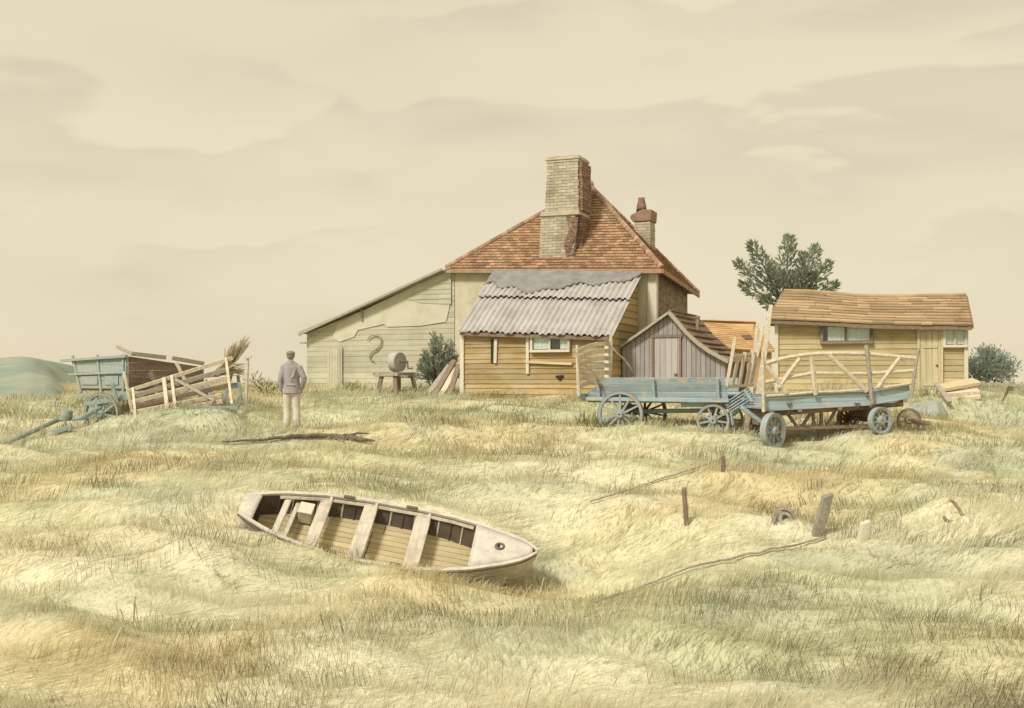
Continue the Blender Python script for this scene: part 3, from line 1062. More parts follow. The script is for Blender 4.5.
rid = [T.hit(x, y, 1.6) for x, y in ((784, 292), (808, 292.5), (832, 294.3), (855, 296.8), (885, 297.6), (915, 297.2), (942, 296.5), (966, 296.5))]
mb = MB()
NC = 10
def roof_pt(s, t, off, back=False):
    i = min(int(s * 7), 6); f_ = s * 7 - i
    e_ = eav[i].lerp(eav[i+1], f_); r_ = rid[i].lerp(rid[i+1], f_)
    p = e_.lerp(r_, t)
    if back:
        p = Vector((p.x, 3.2 - p.y, p.z - .0))
    n = Vector((0, -(r_.z - e_.z), r_.y - e_.y)).normalized()
    if back: n = Vector((0, -n.y, n.z))
    return p + n * off
for back in (False, True):
    for c_ in range(NC):
        t0, t1 = c_ / NC, (c_ + 1.12) / NC
        s = 0.0
        while s < 1 - 1e-6:
            s1 = min(1.0, s + random.uniform(.06, .2))
            j = random.uniform(0, .012); e_ = random.uniform(0, .015)
            k = len(mb.v)
            for (ss, tt, oo) in ((s, t0 - e_, .004), (s1 - .0012, t0 - e_, .004), (s1 - .0012, min(t1, 1), .0), (s, min(t1, 1), .0), (s, t0 - e_, .045 + j), (s1 - .0012, t0 - e_, .045 + j), (s1 - .0012, min(t1, 1), .014), (s, min(t1, 1), .014)):
                mb.v.append(roof_pt(ss, tt, oo, back))
            mb.f += [(k+3, k+2, k+1, k), (k+4, k+5, k+6, k+7), (k, k+1, k+5, k+4), (k+1, k+2, k+6, k+5), (k+2, k+3, k+7, k+6), (k+3, k, k+4, k+7)]
            s = s1
for (a_, r_, sg) in ((eav[0], rid[0], 1), (eav[7], rid[7], -1)):     # hipped ends
    bk = Vector((a_.x, 3.2 - a_.y, a_.z))
    tri = (bk, a_, r_) if sg > 0 else (a_, bk, r_)
    to2, to3 = plane_map(*tri)
    clad(mb, [to2(q) for q in tri], to3, .155, 1, .03, .012, seg=.3, jit=.1)
hr = mb.build('roof', 'shingle', hut)
mb = MB()
mb.tube([r_ + Vector((0, 0, .03)) for r_ in rid], .06, 8)
mb.build('ridge_cap', 'shingle', hr, smooth=True)
mb = MB()
for i in range(7):
    mb.beam(eav[i] + Vector((0, .03, -.07)), eav[i+1] + Vector((0, .03, -.07)), .03, .1)
mb.beam(eav[7] + Vector((.02, 0, -.03)), rid[7] + Vector((.02, 0, -.03)), .04, .11)
mb.beam(eav[0] + Vector((-.02, 0, -.03)), rid[0] + Vector((-.02, 0, -.03)), .04, .11)
mb.build_each('fascia', 'brown_wood', hr)
window(T, hut, 823, 326, 870, 341.5, -.02, nm='brown_wood', panes=2, curtains=((.10, .46), (.52, .99)))
window(T, hut, 945.5, 328, 964, 345, -.02, nm='frame_pale', panes=2, curtains=((.0, .45), (.55, 1.0)))
mb = MB()
p = T.hit(920, 392, -.03); q = T.hit(940, 331, -.03)
clad(mb, [(p[0], -.3), (q[0], -.3), (q[0], q[2]), (p[0], q[2])], front3(-.012), .15, 0, 0, .022, gap=.008)
dr = mb.build('door', 'hut_door', hut)
mb = MB()
mb.beam((p[0] - .12, -.04, q[2] + .04), (q[0] + .1, -.04, q[2] + .04), .06, .07)
mb.beam((p[0] - .04, -.04, -.4), (p[0] - .04, -.04, q[2]), .07, .05, up=(0, 1, 0))
mb.beam((q[0] + .04, -.04, -.4), (q[0] + .04, -.04, q[2]), .07, .05, up=(0, 1, 0))
mb.build('frame', 'ypale', dr)
mb = MB()
mb.beam((p[0] + .06, -.045, .35), (q[0] - .06, -.045, .35), .02, .09)
mb.beam((p[0] + .06, -.045, 1.35), (q[0] - .06, -.045, 1.35), .02, .09)
mb.build_each('ledge', 'hut_door', dr)
mb = MB()
mb.ball((q[0] - .08, -.06, .85), .03, 6)
mb.build('handle', 'iron', dr, smooth=True)
# ================================================================== WHEELS, WAGONS
def wheel(parent, c, axis, R, n=10, w=.09, m='bluew', name='wheel', spoke_m=None, rim_t=.075, tyre='rust'):
    """wooden spoked wheel: rim (felloe) with tyre, hub and spokes as sub-parts"""
    c = Vector(c); axis = Vector(axis).normalized()
    mb = MB()
    t = rim_t
    mb.lathe([(R - t, -w * .42), (R - .014, -w * .5), (R - .014, w * .5), (R - t, w * .42)], c, axis, 40)
    wh = mb.build(name, m, parent)
    mb = MB()
    mb.lathe([(R - .012, -w * .53), (R, -w * .53), (R, w * .53), (R - .012, w * .53)], c, axis, 40)
    mb.build('tyre', tyre, wh)
    mb = MB()
    h = .11 + R * .12
    mb.lathe([(.02, -h), (.055, -h), (.07, -h * .6), (.095, -h * .25), (.095, h * .25), (.07, h * .6), (.02, h * .6)], c, axis, 16)
    mb.build('hub', spoke_m or m, wh)
    a = axis.cross(UP)
    if a.length < .1: a = axis.cross(Vector((1, 0, 0)))
    a.normalize(); b = axis.cross(a)
    for i in range(n):
        th = 2 * math.pi * (i + .3) / n
        e = a * math.cos(th) + b * math.sin(th)
        mb = MB()
        mb.beam(c + e * .07, c + e * (R - t + .01), .05, .045, up=axis, taper=.75)
        mb.build('spoke', spoke_m or m, wh)
    return wh


# ---- blue flat wagon --------------------------------------------------
W1 = Frame(P(585, 402, 25), 22)
g1 = W1.thing('flat_wagon', 'faded blue flat farm wagon with big spoked wheel in front of the grey shed', 'wagon', 'old blue farm wagons')
L1 = W1.hit(728, 390)[0]; WD = 1.4
bot = W1.hit(640, 399)[2]; tp = W1.hit(640, 377)[2]
mb = MB()
for i in range(6):
    v = WD * (i + .5) / 6
    mb.beam((0, v, bot + .09), (L1, v, bot + .085), WD / 6 - .012, .04)
mb.build('floor', 'blue', g1)
for v0, nm in ((0, 'near'), (WD, 'far')):
    sg = -1 if v0 == 0 else 1
    mb = MB()
    ht = (tp - bot)
    ul = W1.hit(600, 377)[0]
    for i in range(3):
        z0 = bot + .0 + ht * i / 3.05; z1 = bot + ht * (i + 1) / 3.05
        fl = .11 * i / 3; fl1 = .11 * (i + 1) / 3
        us = (.0, .12, ul)[i]
        mb.slab([(us, v0 + sg * fl, z0), (L1 - .03 * i, v0 + sg * fl, z0), (L1 - .03 * i, v0 + sg * fl1, z1 - .006), (us + (.08 if i == 0 else .2), v0 + sg * fl1, z1 - .006)], (0, -sg * .035, 0))
    sb = mb.build('side_board', 'blue', g1, bevel=.006)
    mb = MB()
    for u in (.35, L1 * .5, L1 - .2):
        mb.beam((u, v0 + sg * .04, bot - .02), (u, v0 + sg * .17, tp - .03), .07, .05, up=(0, 1, 0))
    mb.build_each('strut', 'blue', sb, bevel=.005)
mb = MB()
mb.beam((-.04, -.08, bot - .0), (L1 + .04, -.08, bot - .02), .1, .09)
mb.beam((-.04, WD + .08, bot - .0), (L1 + .04, WD + .08, bot - .02), .1, .09)
mb.beam((-.04, .35, bot - .03), (L1, .35, bot - .03), .1, .12)
mb.beam((-.04, WD - .35, bot - .03), (L1, WD - .35, bot - .03), .1, .12)
mb.build_each('sill', 'blue', g1, bevel=.008)
mb = MB()
mb.beam((-.02, -.25, bot + .06), (-.02, WD + .15, bot + .06), .1, .12)
mb.beam((-.1, -.3, bot + .15), (.02, -.3, bot + .1), .06, .06)
mb.build_each('end_beam', 'blue', g1, bevel=.01)
R1 = .53
c1 = W1.hit(620.5, 414.5, -.12)
c2 = Vector((c1.x + .12, WD + .1, c1.z + .02))
for c in (c1, c2):
    wheel(g1, c, (0, -1, 0) if c is c1 else (0, 1, 0), R1, 11, m='bluew', spoke_m='bluew' if c is c1 else 'brown_wood')
mb = MB()
mb.beam(c1 + Vector((0, .1, 0)), c2, .1, .1)
mb.beam((c1.x, .1, c1.z + .12), (c1.x, WD - .1, c1.z + .12), .2, .16)
mb.build_each('axle', 'brown_wood', g1, bevel=.01)
c3 = W1.hit(713, 420.5, -.05)
c4 = Vector((c3.x + .05, WD - .1, c3.z))
for c in (c3, c4):
    wheel(g1, c, Vector((.15, -1, 0)), .36, 9, m='bluew', rim_t=.06)
mb = MB()
mb.beam(c3, c4, .09, .09)
mb.beam((c3.x, .05, c3.z + .3), (c3.x, WD - .1, c3.z + .3), .25, .14)
mb.build_each('axle', 'brown_wood', g1, bevel=.01)
mb = MB()
mb.beam(W1.hit(681, 405, .1), W1.hit(722, 404, .1), .08, .1)
mb.beam(W1.hit(681, 401, -.1), W1.hit(722, 401.5, -.1), .05, .06)
mb.beam((c1.x, WD / 2, c1.z + .05), (c3.x, WD / 2, c3.z + .2), .1, .1)
mb.build_each('perch_pole', 'blue', g1, bevel=.01)
# curved slatted head-rail at the left end
def q1(x, y, d): return W1.at(x, y, d)
mb = MB()
mb.tube([q1(577, 345, 24.7), q1(577.5, 366, 24.7), q1(579, 396, 24.7)], [.03, .035, .04], 6)
mb.tube([q1(611, 336, 25.9), q1(611, 356, 25.9), q1(609, 386, 25.9)], [.04, .04, .04], 6)
hr_ = mb.build('end_rail', 'pale_wood', g1)
for i in range(6):
    y0 = 352 + i * 7.2; y1 = 344 + i * 7.2
    mb = MB()
    pts = [q1(577 + 34 * t, y0 + (y1 - y0) * t - 3.2 * math.sin(math.pi * t), 24.72 + 1.2 * t) for t in (0, .2, .4, .6, .8, 1)]
    for a_, b_ in zip(pts[:-1], pts[1:]):
        mb.beam(a_, b_ + (b_ - a_) * .04, .03, .10)
    mb.build('slat', 'pale_wood', hr_)
mb = MB()
mb.tube([q1(x, y, 24.6) for x, y in ((575.5, 352), (581, 362), (590, 369), (596, 376), (600, 388))], .025, 6)
mb.tube([q1(x, y, 25.8) for x, y in ((611, 346), (617, 353), (624, 359), (630, 367), (634, 376))], .025, 6)
mb.build_each('bent_rod', 'rust', g1, smooth=True)
# slatted ladder at the right end
def dl(x): return 23.95 + (x - 726) / 26 * .8
mb = MB()
mb.beam(q1(726, 389, dl(726)), q1(735.5, 337, dl(726)), .07, .05, up=(0, 1, 0))
mb.beam(q1(751, 384, dl(751)), q1(763, 326, dl(751)), .08, .05, up=(0, 1, 0))
mb.beam(q1(725, 387, dl(726)), q1(753, 385, dl(751)), .06, .06)
mb.beam(q1(733, 356, dl(728) + .03), q1(757, 353, dl(751) + .03), .04, .05)
lad = mb.build('end_ladder', 'pale_wood', g1)
for x0, x1, yt in ((732.5, 738.5, 357), (739.5, 745, 352), (746, 753, 350)):
    mb = MB()
    mb.beam(q1(x0, 385, dl(x0)), q1(x1, yt, dl(x0)), .075, .03, up=(0, 1, 0))
    mb.build('slat', 'pale_wood', lad)
# lowered slatted tailboard
for i in range(5):
    t = i / 4.3
    mb = MB()
    a_ = q1(725 + 6.5 * t, 404.5 + 9 * t, 23.75 - .25 * t); b_ = q1(748 + 8 * t, 389 + 9.5 * t, 24.05 - .25 * t)
    mb.beam(a_, b_, .03, .07, up=(0, -.5, 1))
    if i == 0: tb = mb.build('tailboard', 'blue', g1)
    else: mb.build('slat', 'blue', tb)
mb = MB()
for x0, y0, x1, y1 in ((730, 402, 738, 413), (745, 391, 752, 402)):
    mb.beam(q1(x0, y0, 23.9), q1(x1, y1, 23.6), .05, .04)
mb.beam(q1(731, 412, 23.5), q1(733, 425, 23.45), .04, .04)
mb.build_each('batten', 'blue', tb)

# two tall pale poles standing behind the ladder
for i, (xa, ya, xb, yb, d) in enumerate(((754, 392, 771, 305, 25.9), (748, 392, 757.5, 322, 26.3))):
    mb = MB()
    a_, b_ = P(xa, ya, d), P(xb, yb, d + .15)
    a_.z = min(a_.z, gz(a_.x, a_.y) - .1)
    n = (b_ - a_).normalized()
    mb.beam(a_, a_.lerp(b_, .5) + Vector((.015, 0, 0)), .13 - .03 * i, .05, up=(0, 1, 0), taper=.92)
    mb.beam(a_.lerp(b_, .5) + Vector((.015, 0, 0)) - n * .01, b_, .12 - .03 * i, .046, up=(0, 1, 0), taper=.75)
    o = mb.build('timber_post', 'pale_wood', bevel=.008)
    tag(o, ('tallest pale leaning plank standing between the blue wagon and the yellow hut', 'shorter pale leaning plank beside the tallest one behind the wagon ladder')[i], 'post', 'pale upright timbers by the hut')

# ---- hay wagon ---------------------------------------------------------
W2 = Frame(P(762, 418, 22.4), -5)
g2 = W2.thing('hay_wagon', 'blue hay wagon with pale curved open rail sides in front of the yellow hut', 'wagon', 'old blue farm wagons')
D2 = 1.4
def h2(x, y, v=0.0): return W2.hit(x, y, v)
mb = MB()
uEnd = h2(910, 395)[0]
for i in range(6):
    v = D2 * (i + .5) / 6
    mb.beam((0, v, h2(764, 408)[2]), (uEnd - .35, v, h2(872, 402)[2]), D2 / 6 - .012, .04)
    mb.beam((uEnd - .35, v, h2(872, 402)[2]), (uEnd, v, h2(910, 396)[2]), D2 / 6 - .012, .04)
mb.build('floor', 'blue', g2)
for v0 in (0, D2):
    sg = -1 if v0 == 0 else 1
    def hh(x, y, e=0.0):
        q = h2(x, y); return Vector((q.x, v0 + sg * e, q.z))
    mb = MB()
    mb.slab([hh(762, 405), hh(872, 400), hh(872, 395.2), hh(762, 399)], (0, -sg * .035, 0))
    mb.slab([hh(762, 411.5), hh(872, 405.5), hh(872, 400.6), hh(762, 405.6)], (0, -sg * .035, 0))
    mb.slab([hh(872.6, 405, .01), hh(909, 398.5, .01), hh(910, 391.5, .01), hh(872.6, 399)], (0, -sg * .035, 0))
    mb.slab([hh(872.6, 398.6, .0), hh(910, 391, .0), hh(909, 385, .02), hh(872.6, 391.5, .02)], (0, -sg * .03, 0))
    mb.slab([hh(764, 398.4, .02), hh(872, 394.6, .02), hh(872, 391.4, .02), hh(764, 395, .02)], (0, -sg * .03, 0))
    sb = mb.build('side_board', 'blue', g2, bevel=.006)
    mb = MB()
    for x in (789, 857):
        mb.slab([hh(x - 3, 403, .012), hh(x + 3, 403, .012), hh(x, 408, .012)], (0, sg * .02, 0))
    mb.build_each('bracket', 'iron', sb)
    if v0: continue     # only the near side still carries its open rails
    def tb_(pts, r, m, name, par, e=.05):
        b = MB(); b.tube([hh(x, y, e + random.uniform(-.012, .012)) for x, y in pts], r, 6); return b.build(name, m, par)
    rv = tb_(((762, 364.5), (776, 360.3), (789.5, 357.2), (803, 355.2), (817, 354), (840, 353.6), (864, 354), (890, 356.3), (916, 358.8)), .056, 'pale_wood', 'top_rail', g2)
    tb_(((763, 382.5), (787, 378), (811, 373.4), (838, 373.6), (866, 373.8), (890, 372.3), (912, 370.8)), .05, 'pale_wood', 'middle_rail', rv)
    tb_(((764, 396), (787, 394.6), (813, 392.2), (838, 391.4), (862, 389.6), (886, 387), (909, 383.6)), .032, 'pale_wood', 'bottom_rail', rv)
    for pts in (((765, 366), (775, 379), (785, 393)), ((798.5, 358.5), (788, 372), (777, 388)), ((810, 357), (811.5, 375), (814, 395)),
                ((827, 355), (846, 373), (865, 391.5)), ((898, 357.5), (887, 372), (876, 388))):
        tb_(pts, .047, 'pale_wood', 'brace', rv, .085)
    tb_(((761, 352), (761.5, 380), (762, 412)), .035, 'pale_wood', 'stake', rv, .1)
    tb_(((864, 345), (866.5, 368), (870, 404)), .042, 'grey_wood', 'stake', rv, .11)
    tb_(((917, 348), (913.5, 366), (909, 398)), .034, 'grey_wood', 'stake', rv, .1)
mb = MB()
for v in (.25, D2 - .25):
    mb.beam((h2(776, 414)[0], v, h2(776, 414)[2]), (h2(908, 405)[0], v, h2(908, 404)[2]), .09, .11)
for x, y in ((772, 413), (800, 412), (840, 410), (872, 407.5), (905, 402)):
    q = h2(x, y); mb.beam((q.x, -.02, q.z + .03), (q.x, D2 + .02, q.z + .03), .08, .07)
mb.build_each('sill', 'brown_wood', g2, bevel=.008)
cA = h2(773, 431, -.12); RA = .37
axA = Vector((.62, -.78, 0))
wA = wheel(g2, cA, axA, RA, 9, w=.13, m='bluew', spoke_m='bluew', rim_t=.08, tyre='bluew')
wheel(g2, (cA.x + .15, D2 + .05, cA.z), axA, RA, 9, w=.12, m='bluew', spoke_m='rust', rim_t=.07)
cB = h2(880, 420.5, -.1); RB = .275
axB = Vector((.35, -.94, 0))
wheel(g2, cB, axB, RB, 9, w=.12, m='bluew', spoke_m='bluew', rim_t=.055, tyre='bluew')
wheel(g2, (cB.x - .05, D2 + .05, cB.z), axB, RB, 9, w=.12, m='grey_wood', spoke_m='brown_wood', rim_t=.06)
mb = MB()
mb.beam(cA, (cA.x + .15, D2 + .05, cA.z), .09, .09)
mb.beam((cA.x + .05, .1, cA.z + .22), (cA.x + .1, D2 - .1, cA.z + .22), .22, .28)
mb.build_each('axle', 'brown_wood', g2, bevel=.01)
mb = MB()
mb.beam(cB, (cB.x - .05, D2 + .05, cB.z), .09, .09)
mb.beam((cB.x, .1, cB.z + .2), (cB.x, D2 - .1, cB.z + .2), .2, .3)
mb.build_each('axle', 'brown_wood', g2, bevel=.01)
mb = MB()
mb.beam(h2(780, 428.5, .3), h2(872, 426, .3), .07, .07)
tr_ = mb.build('truss_beam', 'brown_wood', g2, bevel=.008)
for x0, y0, x1, y1 in ((787, 413, 798, 428), (812, 411, 801, 428), (835, 411, 826, 428), (813, 411, 814, 431), (821, 411, 822, 429)):
    mb = MB()
    mb.beam(h2(x0, y0, .3), h2(x1, y1, .3), .06, .045, up=(0, 1, 0))
    mb.build('truss_strut', 'brown_wood', tr_)
for x in (839, 849, 857):
    mb = MB()
    mb.tube([h2(x, 421, .28), h2(x - .7, 430, .28)], [.008, .022], 6)
    mb.build('peg', 'iron', tr_)
mb = MB()
mb.beam(h2(768, 427, .5), h2(741, 407, .55), .085, .085)
mb.build('drawbar', 'blue', g2, bevel=.012)

# ---- loose cart wheel behind the hay wagon --------------------------------
lw = thing('cart_wheel', 'small loose grey cart wheel standing on the grass behind the hay wagon', 'wheel', P(909, 430, 23.5))
lc = P(909, 420, 23.5) - Vector(lw.location)
wheel(lw, lc, Vector((-.25, -.95, .12)), .25, 8, w=.09, m='grey_wood', spoke_m='pale_wood', rim_t=.055)
mb = MB()
mb.tube([lc, lc + Vector((.18, -.28, -.05))], [.05, .04], 8)
mb.tube([lc + Vector((.16, -.26, -.05)), lc + Vector((.34, -.3, -.06))], [.055, .05], 8)
mb.build('axle_stub', 'rust', lw)

# ---- tarpaulin-covered heap, planks by the hut ----------------------------
tc_ = P(929, 404, 26.3); tc_.z = gz(tc_.x, tc_.y)
mb = MB()
rows = []
for j in range(15):
    t = j / 14
    row = []
    for i in range(37):
        a_ = 2 * math.pi * i / 36
        R_ = 1 + .10 * math.sin(3 * a_ + 1) + .06 * math.sin(7 * a_) * t
        r_ = t * R_
        x = tc_.x + .42 * r_ * math.cos(a_) + .12 * (1 - t); y = tc_.y + .5 * r_ * math.sin(a_)
        hgt = .40 * (1 - t ** 2.2) * (1 + .16 * math.cos(a_ + .4) * t) + .05 * math.sin(5 * a_ + 2) * t * (1 - t) + .035 * math.sin(11 * a_) * t * t * (1 - t) * 2
        row.append((x, y, max(gz(x, y) + .015, tc_.z + hgt) if t < 1 else gz(x, y) + .015))
    rows.append(row)
mb.grid(rows)
o = mb.build('tarpaulin', 'tarp', smooth=True, recalc=False, solid=.02)
tag(o, 'grey green tarpaulin over a low heap between the hay wagon and the pale planks', 'tarpaulin')

for i, (a_, b_, w, h, m, lb) in enumerate((
        ((941, 399, 27.0), (980, 396, 26.8), .30, .10, 'pale_wood', 'bottom pale plank of the low stack in front of the hut door'),
        ((941, 394, 27.05), (979, 391, 26.9), .30, .10, 'pale_wood', 'middle pale plank of the low stack in front of the hut door'),
        ((940, 388, 27.1), (977, 381.5, 27.2), .42, .09, 'ypale', 'broad top plank lying slanted on the low plank stack by the hut'),
        ((936, 383, 27.0), (950, 402, 26.3), .12, .05, 'grey_wood', 'dark grey board leaning on the left end of the plank stack'))):
    mb = MB()
    mb.beam(P(*a_), P(*b_), w, h, up=(0, -.25, 1))
    o = mb.build('plank', m, bevel=.01)
    tag(o, lb, 'plank', 'planks stacked by the hut')

# low rail fence at the right edge
fr = thing('rail_fence', 'low grey rail fence running off to the right beyond the hut', 'fence', P(982, 390, 28.5))
fo = Vector(fr.location)
mb = MB(); mb.beam(P(978, 384, 28.5) - fo, P(1036, 386, 28.2) - fo, .05, .08); mb.build('rail', 'grey_wood', fr, bevel=.006)
for x in (984, 1012):
    mb = MB(); p = P(x, 381, 28.4); mb.beam(Vector((p.x, p.y + .05, gz(p.x, p.y) - .2)) - fo, p + Vector((0, .05, 0)) - fo, .08, .07, up=(0, 1, 0)); mb.build('post', 'grey_wood', fr, bevel=.006)

# ---- grindstone -------------------------------------------------------------
gs = thing('grindstone', 'round grindstone on a rough wooden trestle against the barn wing wall', 'grindstone', P(394, 392, 32.2))
go = Vector(gs.location)
def gp(x, y, d): return P(x, y, d) - go
ax = Vector((.80, -.6, .02)).normalized()
sc_ = gp(397, 362, 32.2)
mb = MB()
mb.lathe([(.03, -.14), (.27, -.14), (.29, -.12), (.295, 0), (.29, .12), (.27, .14), (.03, .14)], sc_, ax, 36)
stn = mb.build('stone_wheel', 'stone', gs, smooth=False)
mb = MB()
mb.tube([sc_ - ax * .4, sc_ + ax * .42, sc_ + ax * .43 + Vector((0, 0, -.2)), sc_ + ax * .6 + Vector((0, 0, -.2))], .025, 8)
mb.build('crank', 'iron', stn)
mb = MB()
ay = Vector((.6, .8, 0))
tz = gp(394, 374.5, 32.2).z
for s in (-1, 1):
    mb.beam(Vector((sc_.x, sc_.y, tz)) + ax * (.27 * s) - ay * .5, Vector((sc_.x, sc_.y, tz)) + ax * (.27 * s) + ay * .5, .09, .12)
for s in (-1, 1):
    mb.beam(Vector((sc_.x, sc_.y, tz - .01)) + ay * (.42 * s) - ax * .45, Vector((sc_.x, sc_.y, tz - .01)) + ay * (.42 * s) + ax * .45, .1, .09)
mb.beam(gp(375, 374, 32.3), gp(410, 377, 31.9), .3, .07)
mb.build('bench_top', 'grey_wood', gs, bevel=.01)
for s in (-1, 1):
    for t in (-1, 1):
        mb = MB()
        p0 = Vector((sc_.x, sc_.y, tz - .03)) + ax * (.26 * s) + ay * (.36 * t)
        p1 = p0 + ax * (.1 * s) + ay * (.1 * t); p1.z = gz(p1.x + go.x, p1.y + go.y) - go.z - .05
        mb.beam(p0, p1, .12, .11, up=(0, 1, 0))
        mb.build('leg', 'brown_wood', gs, bevel=.008)

# ---- planks leaning on the lean-to corner -----------------------------------
for i, (x0, y0, x1, y1, d, m, lb) in enumerate((
        (427, 391, 452, 362, 31.7, 'grey_wood', 'leftmost and flattest grey plank of those leaning on the lean-to corner'),
        (434, 392, 454.5, 360, 31.6, 'brown_wood', 'dark brown plank leaning second from the left at the lean-to corner'),
        (441, 392, 456, 368, 31.5, 'pale_wood', 'short pale plank leaning third from the left at the lean-to corner'),
        (449, 393, 459, 364, 31.35, 'brown_wood', 'steepest dark plank leaning right at the lean-to corner'))):
    mb = MB()
    a_, b_ = P(x0, y0, d - .35), P(x1, y1, d + .1)
    a_.z = gz(a_.x, a_.y) - .03
    mb.beam(a_, b_, .17, .05, up=(-.4, -1, .6))
    o = mb.build('plank', m, bevel=.008)
    tag(o, lb, 'plank', 'planks leaning at the lean-to corner')

# ---- derelict box cart, left ---------------------------------------------------
K = Frame(P(128, 418, 26.5), -50)
ct = K.thing('box_cart', 'derelict grey green box cart with brown open end and long drawbar, far left', 'cart')
Wd, Ln = 2.65, 2.1      # into depth (v) and along u
zt = K.at(128, 355, 26.5).z; zb = K.at(128, 389, 26.5).z
mb = MB()   # long side facing left-front: plane u = 0, boards along v
clad(mb, [(.05, zb), (Wd - .5, zb), (Wd, zt - .06), (0, zt)], lambda a, b, o: Vector((-o, a, b)), .2, 1, .012, .03, gap=.008)
ls = mb.build('side_board', 'cart_grey', ct)
mb = MB()
for v, e_ in ((.12, 0), (Wd * .5, -.2), (Wd - .12, -.42)):
    mb.beam((-.05, v + e_, zb - .1), (-.05, v, zt + .02), .08, .05, up=(1, 0, 0))
mb.beam((-.1, -.1, zt - .03), (-.1, Wd + .35, zt - .1), .07, .07)
mb.beam((-.08, -.05, zt - .42), (-.08, Wd + .05, zt - .46), .05, .05)
mb.build_each('strut', 'cart_grey', ls, bevel=.006)
mb = MB()
for a_, b_ in ((.35, .95), (1.3, 2.1)):
    mb.slab([(-.043, a_, zt - .72), (-.043, b_, zt - .72), (-.043, b_, zt - .5), (-.043, a_, zt - .5)], (-.02, 0, 0))
mb.build_each('hatch', 'cart_grey', ls, bevel=.004)
mb = MB()   # end facing right-front
q = K.at(205, 366, 27.8)
clad(mb, [(0, zb), (Ln, zb - .02), (Ln, zt - .27), (0, zt - .03)], lambda a, b, o: Vector((a, -o, b)), .17, 1, .012, .03, jit=.1)
mb.build('end_board', 'cart_brown', ct)
mb = MB()
clad(mb, [(0, zb), (Wd - .5, zb), (Wd, zt - .4), (0, zt - .3)], lambda a, b, o: Vector((Ln + o, a, b)), .2, 1, .0, .03, gap=.008)
mb.build('side_board', 'cart_grey', ct)
mb = MB()
clad(mb, [(0, zb), (Ln, zb), (Ln, zt - .27), (0, zt - .05)], lambda a, b, o: Vector((a, Wd + o - .5 * max(0, 1 - (b - zb) / (zt - zb)), b)), .2, 1, .0, .03, gap=.008)
mb.build('end_board', 'cart_grey', ct)
mb = MB()
mb.slab([(0, 0, zb - .05), (Ln, 0, zb - .05), (Ln, Wd - .5, zb - .05), (0, Wd - .5, zb - .05)], (0, 0, .06))
mb.build('floor', 'cart_brown', ct)
mb = MB()
def kp(x, y, d): return K.at(x, y, d)
mb.beam(kp(131, 353.5, 26.4), kp(166, 357.5, 27.0), .06, .1)
mb.beam(kp(172, 358, 27.0), kp(204, 363.5, 27.6), .06, .1)
mb.beam(kp(117, 346.5, 26.7), kp(133, 354.5, 26.4), .07, .07)
mb.build_each('top_rail', 'grey_wood', ct, bevel=.008)
cw = kp(102, 414, 25.7)
wheel(ct, cw, Vector((-1, -.35, 0)), .5, 9, m='cart_grey', spoke_m='cart_grey', rim_t=.06)
wheel(ct, Vector((Ln + .1, cw.y + .1, cw.z + .05)), Vector((1, 0, 0)), .42, 9, m='cart_grey', spoke_m='cart_grey', rim_t=.06)
mb = MB()
mb.beam(cw, (Ln + .1, cw.y + .1, cw.z + .05), .1, .1)
mb.beam((.35, cw.y, cw.z + .1), (.35, cw.y, zb - .03), .3, .2, up=(0, 1, 0))
mb.beam((Ln - .1, cw.y, cw.z + .1), (Ln - .1, cw.y, zb - .03), .3, .2, up=(0, 1, 0))
mb.build_each('axle', 'cart_brown', ct, bevel=.01)
mb = MB()
mb.tube([kp(116, 394, 26.0), kp(100, 407, 25.7), kp(82, 418, 25.5), ] + [K.local(ground_at(x, y) + Vector((0, 0, h_))) for x, y, h_ in ((58, 429, .22), (22, 442, .12), (-8, 452, .06))], [.05, .06, .06, .055, .05, .045], 8)
mb.beam(kp(73, 396, 26.6), kp(128, 393, 26.2), .06, .07)
mb.tube([kp(120, 397, 26.0), kp(104, 404, 25.9), kp(95, 413, 25.6)], .035, 6)
mb.build('drawbar', 'cart_grey', ct, smooth=False)

# leaning slatted gate in front of the cart
ga = thing('field_gate', 'pale brown slatted field gate leaning aslant against the box cart', 'gate', P(182, 418, 25.3))
go = Vector(ga.location)
def gp(x, y, d): return P(x, y, d) - go
GC = [(131, 389), (228, 358.5), (233, 404), (133, 421)]
def gq(s, t, off=0.0):
    x = (GC[0][0] * (1 - s) + GC[1][0] * s) * (1 - t) + (GC[3][0] * (1 - s) + GC[2][0] * s) * t
    y = (GC[0][1] * (1 - s) + GC[1][1] * s) * (1 - t) + (GC[3][1] * (1 - s) + GC[2][1] * s) * t
    return gp(x, y, 25.55 - .45 * t - off)
for i, t in enumerate((.03, .24, .42, .58, .74, .9)):
    mb = MB()
    k_ = 1.0 if i < 4 else .9
    mb.beam(gq(0 - .02 * (i == 0), t), gq(k_ + .05 * (i == 0), t + random.uniform(-.03, .03)), .025, .11 if i else .09, up=(0, -.3, 1))
    mb.build('rail', 'brown_wood' if i == 3 else 'grey_wood' if i == 1 else 'pale_wood', ga, bevel=.005)
for s, w in ((.02, .06), (.34, .09), (.42, .07), (.98, .06)):
    mb = MB()
    mb.beam(gq(s, -.03, .04), gq(s + .01, 1.0, .04), w, .035, up=(0, 1, 0))
    mb.build('upright', 'pale_wood', ga, bevel=.005)
mb = MB()
mb.beam(gq(.45, .1, .07), gq(.82, .85, .07), .07, .03, up=(0, 1, 0))
mb.build('brace', 'grey_wood', ga, bevel=.005)

